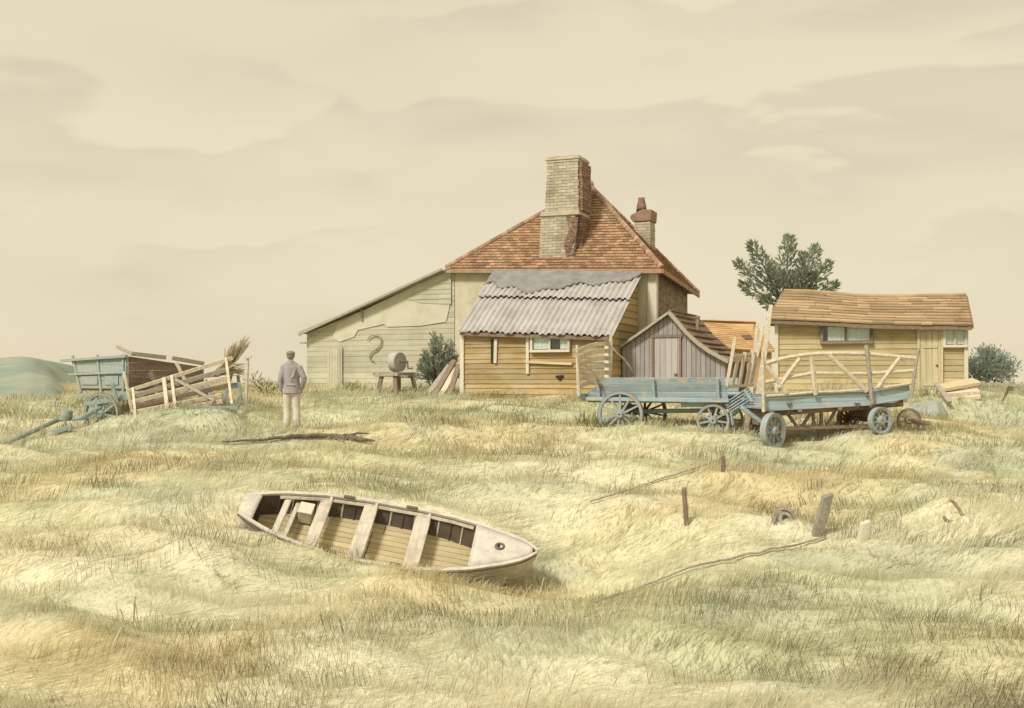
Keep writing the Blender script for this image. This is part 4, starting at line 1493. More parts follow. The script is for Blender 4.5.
# trestle / broken frame at the right end of the gate
trs = thing('trestle', 'broken grey blue wooden trestle under the right end of the leaning gate', 'trestle', P(215, 412, 26))
go = Vector(trs.location)
for x0, y0, x1, y1 in ((232, 372, 222, 409), (206, 380, 214, 410), (238, 375, 241, 406)):
    mb = MB(); mb.beam(gp(x0, y0, 26.1), gp(x1, y1, 25.9), .07, .05, up=(0, 1, 0)); mb.build('leg', 'cart_grey', trs, bevel=.005)
mb = MB(); mb.beam(gp(196, 391, 26), gp(240, 385, 26.1), .05, .13); mb.beam(gp(203, 377, 26), gp(243, 371, 26.1), .2, .06); mb.build('top_board', 'cart_grey', trs, bevel=.006)

# tall thin post
mb = MB()
mb.tube([P(246, 416, 25.6), P(246.5, 390, 25.6), P(248, 357, 25.65)], [.045, .04, .035], 7)
mb.beam(P(244, 358, 25.62), P(251.5, 357, 25.62), .06, .05)
tag(mb.build('fence_post', 'pale_wood'), 'thin upright pale post just right of the leaning gate and twig bundle', 'post')

# twig bundle standing up behind the gate
mb = MB()
for i in range(130):
    s = random.random()
    b0 = P(216 + random.uniform(-3, 3), 374 + random.uniform(-3, 3), 25.9 + random.uniform(-.1, .1))
    t1 = P(226 + 24 * s + random.uniform(-2, 2), 354 - 15 * s + random.uniform(-7, 6), 25.9 + random.uniform(-.25, .25))
    m_ = b0.lerp(t1, .55) + Vector((.06, 0, -.05))
    mb.tube([b0, m_, t1], [.016, .013, .005], 4)
for i in range(40):
    b0 = P(222 + random.uniform(-6, 4), 372 + random.uniform(-3, 3), 25.9)
    t1 = b0 + Vector((random.uniform(.2, .75), random.uniform(-.1, .1), random.uniform(-.12, .25)))
    mb.tube([b0, b0.lerp(t1, .5) + Vector((0, 0, .04)), t1], [.012, .009, .003], 4)
tag(mb.build('twig_bundle', 'straw'), 'bundle of dry straw coloured twigs sticking up behind the leaning gate', 'twigs')

# chopping block and plank by the drawbar
mb = MB()
mb.lathe([(.02, 0), (.12, 0), (.13, .1), (.11, .22), (.02, .23)], P(66, 419, 25.9), (.25, -.1, 1), 14)
tag(mb.build('wood_block', 'cart_grey'), 'short grey green log block on the grass behind the cart drawbar', 'log')
mb = MB()
mb.beam(ground_at(53, 436) + Vector((0, 0, .07)), ground_at(72, 432) + Vector((0, 0, .12)), .22, .1)
tag(mb.build('wedge_board', 'cart_grey', bevel=.01), 'stubby grey green board lying below the cart drawbar', 'board')

# loose timbers heaped about the cart
for i, (x0, y0, x1, y1, d, w_, h_, m, lb) in enumerate((
        (84, 404, 128, 398, 25.6, .05, .10, 'cart_grey', 'blue grey timber lying level under the side of the box cart'),
        (112, 383, 121, 420, 25.5, .09, .05, 'cart_grey', 'blue grey board leaning upright on the corner of the box cart'),
        (124, 372, 134, 420, 25.6, .07, .05, 'pale_wood', 'thin pale board leaning where the gate meets the box cart'),
        (150, 372, 172, 414, 25.8, .11, .04, 'cart_brown', 'dark brown board leaning behind the middle of the gate'),
        (176, 362, 196, 402, 25.9, .08, .04, 'pale_wood', 'pale slat leaning behind the upper rails of the gate'),
        (188, 412, 238, 408, 25.0, .10, .08, 'cart_grey', 'blue grey timber lying on the grass at the right foot of the gate'),
        (196, 404, 226, 384, 25.6, .09, .04, 'pale_wood', 'pale board sloping up to the right behind the gate end'))):
    a_, b_ = P(x0, y0, d), P(x1, y1, d + .15 if y1 > y0 else d + .1)
    for q in (a_, b_):
        q.z = max(q.z, gz(q.x, q.y) + .02) if (y0 > 400 and y1 > 396) else q.z
    mb = MB()
    mb.beam(a_, b_, w_, h_, up=(0, 1, 0) if abs(y1 - y0) > 20 else UP)
    tag(mb.build('board', m, bevel=.006), lb, 'board', 'loose timbers around the box cart')
# ================================================================== ROWING BOAT
BL_, BB = 4.22, .871
yaw, pit, rol = math.radians(-1.04), math.radians(10.64), math.radians(35.83)
boat = thing('rowing_boat', 'old white open rowing boat lying heeled over in the long grass', 'boat')
Rm = Matrix.Rotation(yaw, 3, 'Z') @ Matrix.Rotation(pit, 3, 'Y') @ Matrix.Rotation(rol, 3, 'X')
boat.matrix_world = Matrix.Translation((-1.787, 15.69, .645)) @ Rm.to_4x4()
def bb(t): return float(np.interp(t, [0, .06, .12, .25, .41, .59, .7, .79, .9, .96, 1], [.21, .36, .48, .63, .70, .685, .62, .52, .335, .20, .02])) * BB
def sh(t): return .56 + (.06 * ((.4 - t) / .4) ** 2 if t < .4 else .22 * ((t - .4) / .6) ** 2)
def kz(t): return .02 + (.13 * (1 - t / .3) ** 2 if t < .3 else 0) + (.05 * ((t - .75) / .25) ** 2 if t > .75 else 0)
def hullpt(t, s, k, inset=0.0):
    """t stern..bow, s side, k keel..gunwale"""
    w = max(bb(t) - inset, .006); z0 = kz(t) + inset
    full = 1 - max(0, (t - .7) / .3) * .55
    y = w * (k ** (.42 + .5 * (1 - full)) * .93 + .07 * k)
    rake = .17 * max(0, (t - .8) / .2) ** 2 * (k - .0)
    x = (t - .5) * BL_ - .17 * max(0, (t - .8) / .2) ** 2 + rake + (-.03 * (k) * (1 - min(1, t / .1))) + .035 * (1 - t)
    return Vector((x, s * y, z0 + (sh(t) - z0) * k ** 1.5 - .3))
TS = [i / 40 for i in range(41)]
KS = [0, .02, .06, .12, .2, .3, .42, .55, .7, .85, 1]
def loft(inset, kmax=1.0):
    mb = MB()
    rows = []
    for t in TS:
        rows.append([hullpt(t, 1, k * kmax, inset) for k in KS[::-1]] + [hullpt(t, -1, k * kmax, inset) for k in KS[1:]])
    return mb, rows
mb, rows = loft(0); mb.grid(rows)
hull = mb.build('hull', 'hull', boat, smooth=True, recalc=False, solid=.014)
mb = MB()   # plank edges (strakes) and keel
for s in (-1, 1):
    for k in (.3, .52, .72, .87):
        mb.tube([hullpt(t, s, k, -.006) for t in TS], .008, 4)
mb.tube([hullpt(t, 1, 0, -.02) for t in TS] + [hullpt(1, 1, k, -.02) for k in (.2, .5, .8, 1.0)], .026, 6)
mb.build_each('strake', 'hull', hull)
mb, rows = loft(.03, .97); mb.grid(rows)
lin = mb.build('lining', 'hull_in', boat, smooth=True, recalc=False)  # inside shadow is helped by the darkened lining colour
mb = MB()   # transom
tr = [hullpt(0, 1, k) for k in KS[::-1]] + [hullpt(0, -1, k) for k in KS[1:]]
mb.slab(tr, (.035, 0, 0)); mb.build('transom', 'hull', boat, bevel=.004)
# gunwale rails
for s in (-1, 1):
    mb = MB()
    for t0, t1 in zip(TS[:-1], TS[1:]):
        def gw(t, o, dz): 
            p = hullpt(t, s, 1.0); return Vector((p.x, s * max(abs(p.y) + o, .0), p.z + dz))
        mb.slab([gw(t0, .025, -.03), gw(t1, .025, -.03), gw(t1, .025, .012), gw(t0, .025, .012)],
                [gw(t0, -.03, -.03) - gw(t0, .025, -.03), gw(t1, -.03, -.03) - gw(t1, .025, -.03), gw(t1, -.03, .012) - gw(t1, .025, .012), gw(t0, -.03, .012) - gw(t0, .025, .012)])
    mb.build('gunwale', 'hull', boat, recalc=True)
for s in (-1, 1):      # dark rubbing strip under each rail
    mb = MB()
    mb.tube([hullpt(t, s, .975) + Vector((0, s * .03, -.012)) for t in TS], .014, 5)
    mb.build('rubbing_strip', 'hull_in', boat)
def deck(t0, t1, dz, m, name, parent, n=14, camber=.02, inset=.03):
    mb = MB()
    rows = []
    for i in range(n + 1):
        t = t0 + (t1 - t0) * i / n
        p = hullpt(t, 1, 1.0); w = max(p.y - inset, .004)
        rows.append([Vector((p.x, w * c, p.z + dz + camber * (1 - c * c))) for c in (-1, -.6, -.2, .2, .6, 1)])
    mb.grid(rows)
    return mb.build(name, m, parent, smooth=True, recalc=False, solid=.025)
fd = deck(.79, .985, .0, 'hull', 'foredeck', boat)
deck(.0, .05, .0, 'hull', 'stern_deck', boat, n=4)
mb = MB()
p = hullpt(.79, 1, 1.0)
mb.slab([(p.x, -p.y + .06, p.z - .07), (p.x, p.y - .06, p.z - .07), (p.x, p.y - .04, p.z + .012), (p.x, 0, p.z + .03), (p.x, -p.y + .04, p.z + .012)], (-.03, 0, 0))
mb.build('coaming', 'hull', fd, bevel=.004)
mb = MB()   # ring bolt plate on the foredeck
q = hullpt(.875, 1, 1.0); c = Vector((q.x, .0, q.z + .02))
mb.lathe([(.035, 0), (.075, 0), (.075, .02), (.055, .035), (.035, .025)], c, UP, 20)
fl = mb.build('mast_ring', 'iron', fd, smooth=False)
mb = MB(); mb.lathe([(.002, .004), (.04, .004), (.04, .012), (.002, .012)], c, UP, 16); mb.build('mast_hole', 'dark', fl)
def cross(t, z, w, m, name, th=.035, parent=boat, inset=.02):
    mb = MB()
    x0 = (t - .5) * BL_
    k = ((z + .0 - kz(t)) / (sh(t) - kz(t))) ** (1 / 1.5)
    hw = abs(hullpt(t, 1, min(k, 1)).y) - inset
    mb.beam((x0, -hw, z - .3), (x0, hw, z - .3), w, th)
    return mb.build(name, m, parent, bevel=.006)
for t, w in ((.262, .17), (.415, .2), (.6, .215)):
    th = cross(t, .505, w, 'thwart', 'thwart')
    mb = MB()   # knees at both ends
    for s in (-1, 1):
        for dx in (-.0,):
            x0 = (t - .5) * BL_ + w / 2 * .9
            yy = abs(hullpt(t, 1, .9).y)
            mb.slab([(x0, s * (yy - .16), .505 - .3 + .018), (x0, s * (yy - .015), .505 - .3 + .018), (x0, s * (yy + .0), sh(t) - .3)], (-.04, 0, 0))
    mb.build_each('knee', 'thwart', th)
cross(.135, .5, .09, 'thwart', 'stern_bench', th=.04)
cross(.168, .44, .06, 'thwart', 'stern_bench', th=.04)
# bottom boards
mb = MB()
SZ = .27
for i in range(9):
    y = -.46 + .92 * (i + .5) / 9
    ts = [t for t in TS if .03 <= t <= .84 and bb(t) * .80 > abs(y) + .05 - .05]
    if len(ts) < 3: continue
    t0, t1 = ts[0], ts[-1]
    for t_a, t_b in ((t0, (t0 + t1) / 2 - .0015), ((t0 + t1) / 2 + .0015, t1)):
        mb.beam(((t_a - .5) * BL_, y, SZ - .3), ((t_b - .5) * BL_, y, SZ - .3), .094, .022)
mb.build('floor_board', 'sole', boat)
# ribs inside
for i in range(17):
    t = .10 + .68 * i / 16
    mb = MB()
    for s in (-1, 1):
        mb.tube([hullpt(t, s, k, .035) + Vector((0, 0, 0)) for k in (.3, .5, .65, .8, .93)], .014, 4)
    mb.build_each('rib', 'thwart' if i % 2 else 'hull_in', boat)
mb = MB()   # pale inner stringer under the gunwale
for s in (-1, 1):
    for k_, r in ((.93, .03),):
        mb.tube([hullpt(t, s, k_, .035) for t in TS if .08 < t < .8], r, 5)
mb.build_each('stringer', 'thwart', boat)
for t in (.33, .55):
    for s in (-1, 1):
        mb = MB(); p = hullpt(t, s, 1.0) + Vector((0, -s * .02, .012))
        mb.box(p + Vector((0, 0, .015)), (.16, .05, .03))
        mb.build('rowlock', 'iron', boat, bevel=.006)
mb = MB()   # pale box lying in the stern
bx = Vector(((.205 - .5) * BL_, .16, .315 - .3))
mb.box(bx + Vector((0, .08, .1)), (.19, .2, .2)); mb.box(bx + Vector((0, .08, .21)), (.21, .22, .02))
o = mb.build('bait_box', 'frame_pale', bevel=.006); o.matrix_world = boat.matrix_world.copy()
tag(o, 'small pale lidded box lying inside the stern of the rowing boat', 'box')
FOOT.append([tuple((boat.matrix_world @ (hullpt(t, s, .8) + Vector((0, 0, 0))))[:2]) for s, ts in ((-1, TS[::3]), (1, TS[::-3])) for t in ts])

make_ground([([tuple((boat.matrix_world @ hullpt(t, s, .93))[:2]) for s, ts in ((-1, TS[::2]), (1, TS[::-2])) for t in ts], .55)])

# ================================================================== MAN
man = thing('person', 'man seen from behind in mauve grey jacket, flat cap and pale trousers, hand in pocket', 'person', P(292, 430, 24.3))
man.location.z = gz(man.location.x, man.location.y) - .015


def remesh(mb, name, m, parent, vox, smooth=2):
    o = mb.build(name, m, parent, smooth=True)
    md = o.modifiers.new('Remesh', 'REMESH'); md.mode = 'VOXEL'; md.voxel_size = vox; md.use_smooth_shade = True
    md = o.modifiers.new('Smooth', 'SMOOTH'); md.factor = .5; md.iterations = smooth
    return o


V = Vector
hd = V((-.035, .03, 1.625))
shl, shr = V((-.175, 0, 1.40)), V((.15, 0, 1.385))
ell, elr = V((-.25, -.03, 1.12)), V((.285, -.06, 1.13))
hal, har = V((-.24, .03, .87)), V((.20, .06, .90))
hpl, hpr = V((-.10, 0, .90)), V((.085, 0, .89))
knl, knr = V((-.115, .03, .47)), V((.095, .01, .48))
anl, anr = V((-.115, -.02, .09)), V((.105, -.03, .09))
mb = MB()
mb.ball(hd + V((0, -.01, .02)), (.078, .098, .108), 10)          # skull
mb.tube([hd + V((0, .03, -.02)), hd + V((0, .055, -.075)), hd + V((0, .06, -.10))], [.062, .05, .03], 10)   # jaw
mb.tube([hd + V((0, .085, .025)), hd + V((0, .115, -.015)), hd + V((0, .088, -.025))], [.012, .018, .012], 6)     # nose
for s in (-1, 1):
    mb.ball(hd + V((.08 * s, -.0, .005)), (.012, .022, .034), 6)     # ears
    mb.ball(hd + V((.034 * s, .076, .038)), (.022, .014, .008), 6)    # brow
mb.tube([hd + V((-.025, .10, -.055)), hd + V((0, .108, -.053)), hd + V((.025, .10, -.055))], [.006, .009, .006], 6)  # lips
mb.tube([hd + V((0, -.01, -.05)), V((-.015, .0, 1.44))], [.055, .06], 10)
mb.tube([V((-.01, 0, 1.46)), V((-.01, 0, 1.36)), V((-.005, 0, 1.15)), V((0, 0, .98)), V((-.005, 0, .88))], [.08, .12, .115, .115, .11], 12)
for v_ in mb.v[-62:]: v_.y *= .72
mb.tube([shl + V((.03, 0, .01)), V((-.01, 0, 1.42)), shr + V((-.03, 0, .01))], [.06, .08, .06], 10)
for a_, b_, c_ in ((shl, ell, hal), (shr, elr, har)):
    mb.tube([a_, a_.lerp(b_, .5), b_], [.055, .047, .038], 10)
    mb.tube([b_, b_.lerp(c_, .4), c_], [.04, .037, .027], 10)
for a_, b_, c_ in ((hpl, knl, anl), (hpr, knr, anr)):
    mb.tube([a_, a_.lerp(b_, .5), b_], [.085, .072, .052], 10)
    mb.tube([b_, b_.lerp(c_, .35), c_], [.053, .055, .035], 10)
    mb.tube([c_, c_ + V((0, .06, -.05)), c_ + V((0, .16, -.065))], [.035, .035, .025], 8)
# left hand hanging, slightly curled: palm, four fingers, thumb
def hand(w, d, inn, fwd):
    d = d.normalized()
    mb.tube([w, w + d * .05, w + d * .09], [.026, .036, .034], 8)
    for i, ln in enumerate((.066, .075, .07, .055)):
        o_ = fwd * (.03 - .02 * i)
        b0 = w + d * .075 + o_
        b1 = b0 + d * ln * .5 + inn * .006
        b2 = b1 + d * ln * .3 + inn * .016
        b3 = b2 + d * ln * .2 + inn * .018
        mb.tube([b0, b1, b2, b3], [.0098, .0095, .009, .008], 6)
    t0 = w + d * .025 + fwd * .026
    mb.tube([t0, t0 + d * .03 + fwd * .022 + inn * .008, t0 + d * .065 + fwd * .026 + inn * .016], [.013, .011, .009], 6)
hand(hal, V((.02, .05, -1)), V((1, 0, 0)), V((0, 1, 0)))
hand(har, V((-.25, .3, -1)), V((-1, 0, 0)), V((0, 1, 0)))
body = remesh(mb, 'body', 'skin', man, .0075, 1)
for s in (-1, 1):
    mb = MB(); mb.ball(hd + V((.033 * s, .083, .02)), .011, 6); mb.build('eye', 'dark', man, smooth=True)
mb = MB()   # jacket
mb.tube([V((-.02, 0, 1.50)), V((-.012, 0, 1.45)), V((-.01, 0, 1.38)), V((-.01, 0, 1.2)), V((.0, 0, 1.02)), V((-.005, -.005, .86)), V((-.005, -.01, .79))], [.075, .115, .172, .178, .172, .188, .196], 18)
for v_ in mb.v: v_.y *= .80
mb.ball(shl + V((.03, 0, -.02)), (.10, .085, .085), 8); mb.ball(shr + V((-.03, 0, -.02)), (.10, .085, .085), 8)
mb.tube([shl + V((.02, 0, -.0)), V((-.015, -.01, 1.455)), shr + V((-.02, 0, -.0))], [.07, .105, .07], 12)
for a_, b_, c_ in ((shl, ell, hal), (shr, elr, har)):
    mb.tube([a_, a_.lerp(b_, .5) + V((0, 0, 0)), b_], [.082, .072, .064], 12)
    mb.tube([b_, b_.lerp(c_, .4), b_.lerp(c_, .97)], [.064, .056, .046], 12)
mb.tube([har + V((.0, .0, .06)), har + V((-.05, .02, -.06))], [.06, .055], 10)      # pocket bulge
mb.tube([V((-.14, -.145, 1.0)), V((0, -.155, .99)), V((.13, -.145, .985))], .012, 6)   # half belt
mb.tube([V((-.06, -.13, 1.35)), V((-.03, -.15, 1.2)), V((.03, -.155, 1.06))], [.01, .014, .008], 6)  # creases
mb.tube([V((.1, -.12, 1.34)), V((.07, -.15, 1.2)), V((-.02, -.155, 1.1))], [.01, .014, .008], 6)
jk = remesh(mb, 'jacket', 'jacket', man, .014, 2)
mb = MB()
mb.tube([V((-.085, -.035, 1.5)), V((-.02, -.075, 1.515)), V((.06, -.035, 1.495))], [.018, .022, .018], 8)
mb.build('collar', 'jacket', jk, smooth=True)
mb = MB()   # trousers
mb.tube([V((-.005, 0, .98)), V((-.005, 0, .86)), V((-.005, 0, .79))], [.14, .155, .14], 14)
for v_ in mb.v: v_.y *= .78
for a_, b_, c_ in ((hpl, knl, anl), (hpr, knr, anr)):
    mb.tube([a_, a_.lerp(b_, .5), b_, b_.lerp(c_, .5) + V((.006, 0, 0)), c_ + V((0, -.005, .02)), c_ + V((0, 0, -.02))], [.108, .098, .083, .08, .078, .08], 12)
    for k_ in range(4):
        p_ = b_.lerp(c_, .55 + .13 * k_)
        mb.tube([p_ + V((-.07, -.04, .01)), p_ + V((0, -.083, -.012)), p_ + V((.07, -.04, .012))], [.008, .014, .008], 6)
remesh(mb, 'trousers', 'trouser', man, .014, 2)
for c_ in (anl, anr):
    mb = MB()
    mb.tube([c_ + V((0, 0, .0)), c_ + V((0, .005, -.045))], [.05, .052], 10)
    mb.tube([c_ + V((0, -.03, -.055)), c_ + V((0, .06, -.055)), c_ + V((0, .17, -.068)), c_ + V((0, .2, -.072))], [.045, .048, .042, .02], 10)
    remesh(mb, 'boot', 'boot', man, .012, 1)
mb = MB()
mb.ball(hd + V((0, -.02, .062)), (.102, .118, .065), 10)
mb.tube([hd + V((-.06, .08, .055)), hd + V((0, .125, .05)), hd + V((.06, .08, .055))], [.014, .02, .014], 6)
remesh(mb, 'cap', 'cap', man, .012, 2)
mb = MB()
mb.ball(hd + V((0, -.028, .012)), (.083, .088, .085), 10)
mb.build('hair', 'hair', man, smooth=True)

# ================================================================== FIELD ODDS AND ENDS
def stake(b, t, w, th, m, label, twist=.0, split=False):
    b = Vector(b); t = Vector(t)
    d = (t - b)
    mb = MB()
    n = 6
    side = Vector((1, .15 + twist, 0)).normalized()
    fw = d.normalized().cross(side).normalized()
    rows = []
    ring = [(-.5, -.5), (0, -.56), (.5, -.5), (.54, 0), (.5, .5), (0, .55), (-.5, .5), (-.55, 0)]
    k = len(mb.v)
    for i in range(n + 1):
        s = i / n
        for a_, c_ in ring:
            j = random.uniform(.9, 1.06)
            z = 0
            if i == n: z = (a_ * .25 + c_ * .1) * w * 1.2
            mb.v.append(b + d * s + side * a_ * w * j * (1 - .12 * s) + fw * c_ * th * j + d.normalized() * z)
    for i in range(n):
        for j in range(8):
            j2 = (j + 1) % 8
            mb.f.append((k + i*8 + j, k + i*8 + j2, k + (i+1)*8 + j2, k + (i+1)*8 + j))
    mb.f.append(tuple(range(k, k + 8))[::-1]); mb.f.append(tuple(range(k + n*8, k + n*8 + 8)))
    return tag(mb.build('post', m, bevel=.003), label, 'post', 'old stakes in the grass')
def root(px, py, d, dep=.3):
    p = P(px, py, d); p.z = min(p.z, gz(p.x, p.y)) - dep; return p
stake(root(688, 524, 16.5), P(684, 488, 16.5), .07, .07, 'brown_wood', 'thin dark upright stake left of the half buried hoop in the grass')
stake(root(811, 538, 16.3), P(828, 495, 16.3), .17, .09, 'grey_wood', 'thickest weathered stake, leaning right, in the grass at lower right')
stake(root(859, 543, 16.0), P(865, 522, 16.0), .15, .09, 'frame_pale', 'short pale broken stump of a stake right of the thick leaning one')
g_ = ground_at(724, 472)
stake(g_ - V((0, 0, .2)), g_ + V((-.02, 0, .27)), .075, .06, 'brown_wood', 'small dark stake farthest up the slope below the hay wagon')

def hoop(c, axis, R, r, name, m, label, cat, a0=0, a1=2 * math.pi, n=30, wob=.0):
    axis = Vector(axis).normalized(); a = axis.cross(UP).normalized(); b = axis.cross(a)
    mb = MB()
    mb.tube([c + (a * math.cos(t) + b * math.sin(t)) * R * (1 + wob * math.sin(3 * t)) for t in np.linspace(a0, a1, n)], r, 8)
    return tag(mb.build(name, m, smooth=True), label, cat)
c = ground_at(784, 521); c.z -= .01
hp = thing('iron_hoop', 'pair of pale iron hub rings half buried in the grass between two stakes', 'hoop', c)
mb = MB(); ax_ = Vector((.25, -.9, .35)).normalized()
mb.lathe([(.15, -.03), (.19, -.03), (.19, .03), (.15, .03)], (0, 0, 0), ax_, 28); mb.build('outer_ring', 'grey_wood', hp)
mb = MB(); mb.lathe([(.07, -.06), (.11, -.06), (.11, .06), (.07, .06)], (0, 0, 0), ax_, 24); mb.build('inner_ring', 'stone', hp)
c = ground_at(952, 520); c.z += .1
hoop(c, (.3, -.9, .3), .16, .025, 'bent_strap', 'rust', 'curled strip of rusty iron lying in the grass at far right', 'iron strap', .3, 4.6, 24, .12)

def ground_path(pts, lift):
    out = []
    n_ = 6
    for (xa, ya), (xb, yb) in zip(pts[:-1], pts[1:]):
        for i in range(n_):
            g = ground_at(xa + (xb - xa) * i / n_, ya + (yb - ya) * i / n_); g.z += lift; out.append(g)
    g = ground_at(*pts[-1]); g.z += lift; out.append(g)
    return out
mb = MB()
pp = ground_path([(222, 446), (255, 444.5), (290, 441), (320, 440), (346, 441)], .08)
mb.tube(pp, [.015 + .045 * i / (len(pp) - 1) for i in range(len(pp))], 8)
mb.tube([pp[-1], ground_at(362, 444) + V((0, 0, .09)), ground_at(374, 446) + V((0, 0, .1))], [.06, .045, .02], 8)
mb.tube([pp[-1], ground_at(358, 442) + V((0, 0, .18)), ground_at(369, 443) + V((0, 0, .2))], [.04, .025, .012], 6)
mb.tube([pp[-4], ground_at(345, 446) + V((0, 0, .06))], [.03, .01], 6)
tag(mb.build('fallen_branch', 'bark', smooth=True), 'long dark fallen branch with a forked end lying in front of the man', 'branch')
for pts, lb, m in (([(596, 607), (640, 592), (690, 572), (720, 565)], 'long thin pole lying aslant in the near grass right of the boat', 'grey_wood'),
                   ([(590, 506), (640, 490), (690, 474), (722, 462)], 'thin brown rail lying on the slope up to the small dark stake', 'grey_wood'),
                   ([(720, 566), (765, 556), (800, 549), (826, 541)], 'thin pole lying in the grass towards the thick leaning stake', 'grey_wood')):
    mb = MB(); pp = ground_path(pts, .06)
    mb.tube(pp, [.015] * len(pp), 7)
    tag(mb.build('pole', m, smooth=True), lb, 'pole', 'poles lying in the grass')

# ================================================================== PLANTS
def rnd_unit():
    z = random.uniform(-1, 1); t = random.uniform(0, 2 * math.pi); r = math.sqrt(1 - z * z)
    return Vector((r * math.cos(t), r * math.sin(t), z))
def mixc(cols):
    c = random.choice(cols); k = random.uniform(.8, 1.2)
    return tuple(x * k for x in c)

TREE = [(.25, .30, .22), (.31, .36, .27), (.40, .44, .33), (.28, .33, .26)]
def plume_tree(name, label, cat, base, plumes, cols, leaf=(.26, .07), dens=300, trunk_r=.16, group=None):
    t = thing(name, label, cat, base)
    o_ = Vector(base)
    crown = MB(); wood = MB()
    fork = V((0, 0, plumes[0][0].z - o_.z - .4))
    wood.tube([V((0, 0, -.3)), V((.04, 0, fork.z * .5)), fork], [trunk_r, trunk_r * .8, trunk_r * .6], 8)
    for p0, p1, rad in plumes:
        a_ = p0 - o_; b_ = p1 - o_
        wood.tube([fork, a_, a_.lerp(b_, .85)], [trunk_r * .4, trunk_r * .25, .015], 6)
        ln = (b_ - a_).length
        axis = (b_ - a_).normalized()
        for i in range(int(dens * ln * rad * 2)):
            s = random.random() ** .9
            prof_ = math.sin(math.pi * min(1, .10 + s * .86)) ** .5
            r_ = rad * prof_ * math.sqrt(random.random())
            e = rnd_unit(); e = (e - axis * e.dot(axis)).normalized()
            c_ = a_ + axis * (s * ln) + e * r_
            d = (axis * 1.0 + e * .9 * (r_ / rad + .2) + rnd_unit() * .45).normalized()
            crown.leaf(c_, d, rnd_unit(), leaf[0] * random.uniform(.6, 1.2), leaf[1] * random.uniform(.7, 1.3), mixc(cols))
    wood.build('trunk', 'bark', t, smooth=True)
    crown.build('crown', 'leaf', t, recalc=False)
    return t
TD = 37.0
def tp(x, y, dd=0.0): return P(x, y, TD + dd)
pl = [((786, 292), (789, 236), .36, 0), ((777, 290), (751, 243), .34, -.4), ((766, 286), (736, 262), .27, .3), ((772, 300), (741, 283), .27, -.2),
      ((796, 290), (817, 247), .36, .5), ((806, 292), (829, 262), .30, -.3), ((806, 302), (836, 284), .30, .2), ((778, 298), (771, 263), .28, .6),
      ((798, 296), (804, 254), .34, -.7), ((782, 308), (762, 299), .30, 0), ((808, 306), (828, 297), .30, .4), ((786, 304), (781, 272), .34, -.45), ((796, 304), (812, 276), .36, .3)]
b_ = P(784, 386, TD); b_.z = gz(b_.x, b_.y) - .1
plume_tree('tree', 'dark green tree with separate upswept leafy plumes rising behind the yellow hut', 'tree', b_,
           [(tp(*a), tp(*c, dd), r * .8) for a, c, r, dd in pl], TREE, dens=460, leaf=(.18, .07))

def bush(name, label, cat, base, blobs, cols, leaf=(.12, .05), dens=500, group=None):
    t = thing(name, label, cat, base)
    crown = MB(); wood = MB()
    o_ = Vector(base)
    for c_, r_ in blobs:
        c_ = Vector(c_) - o_
        wood.tube([V((0, 0, -.1)), c_ * .5 + V((.03, 0, 0)), c_], [.035, .025, .01], 5)
        for i in range(int(dens * r_[0] * r_[2])):
            e = rnd_unit(); q = random.random() ** .45
            p_ = c_ + V((e.x * r_[0], e.y * r_[1], e.z * r_[2])) * q * random.uniform(.75, 1.15)
            if p_.z + o_.z < gz(p_.x + o_.x, p_.y + o_.y): continue
            crown.leaf(p_, (e + V((0, 0, .7)) + rnd_unit() * .7), rnd_unit(), leaf[0] * random.uniform(.6, 1.3), leaf[1] * random.uniform(.7, 1.3), mixc(cols))
    wood.build('stem', 'bark', t)
    crown.build('foliage', 'leaf', t, recalc=False)
    return tag(t, group=group)
BC = [(.33, .39, .335), (.40, .45, .39), (.28, .34, .30), (.46, .50, .43)]
def gp_(x, y, d):
    p = P(x, y, d); p.z = gz(p.x, p.y); return p
bush('bush', 'grey green leafy bush at the right edge beyond the end of the hut', 'bush', gp_(986, 386, 32.5),
     [(P(990, 366, 32.5), (.62, .5, .55)), (P(975, 371, 32.6), (.42, .4, .45)), (P(1003, 369, 32.8), (.5, .45, .45)), (P(986, 355, 32.6), (.3, .3, .32))], BC, dens=3400)
# spiky frond shrub by the lean-to
sb_ = thing('shrub', 'spiky blue green shrub growing between grindstone and leaning planks', 'shrub', gp_(438, 391, 32.0))
o_ = Vector(sb_.location); crown = MB(); wood = MB()
SC = [(.30, .35, .27), (.37, .42, .33), (.23, .27, .21), (.45, .49, .39)]
for i in range(64):
    th_ = random.uniform(-.1, math.pi + .1)
    top = P(440 - 23 * math.cos(th_) * random.uniform(.7, 1.05), 376 - 46 * math.sin(th_) * random.uniform(.55, 1.0), 32.0 + random.uniform(-.4, .3)) - o_
    b0 = V((random.uniform(-.12, .12), random.uniform(-.1, .1), .0))
    mid = b0.lerp(top, .55) + V((0, 0, .16))
    pts = [b0, b0.lerp(mid, .5), mid, mid.lerp(top, .55) + V((0, 0, .03)), top]
    wood.tube(pts, [.014, .012, .01, .007, .003], 4)
    for j in range(30):
        s = .3 + .7 * j / 29
        q = s * 4; i0 = min(3, int(q)); p_ = pts[i0].lerp(pts[i0 + 1], q - i0)
        ax_ = (pts[i0 + 1] - pts[i0]).normalized()
        sd = ax_.cross(rnd_unit()).normalized()
        crown.leaf(p_, ax_ * .9 + sd * .8 * (1 if j % 2 else -1), rnd_unit(), .2 * (1.1 - .5 * s), .042, mixc(SC))
wood.build('stem', 'bark', sb_); crown.build('foliage', 'leaf', sb_, recalc=False)
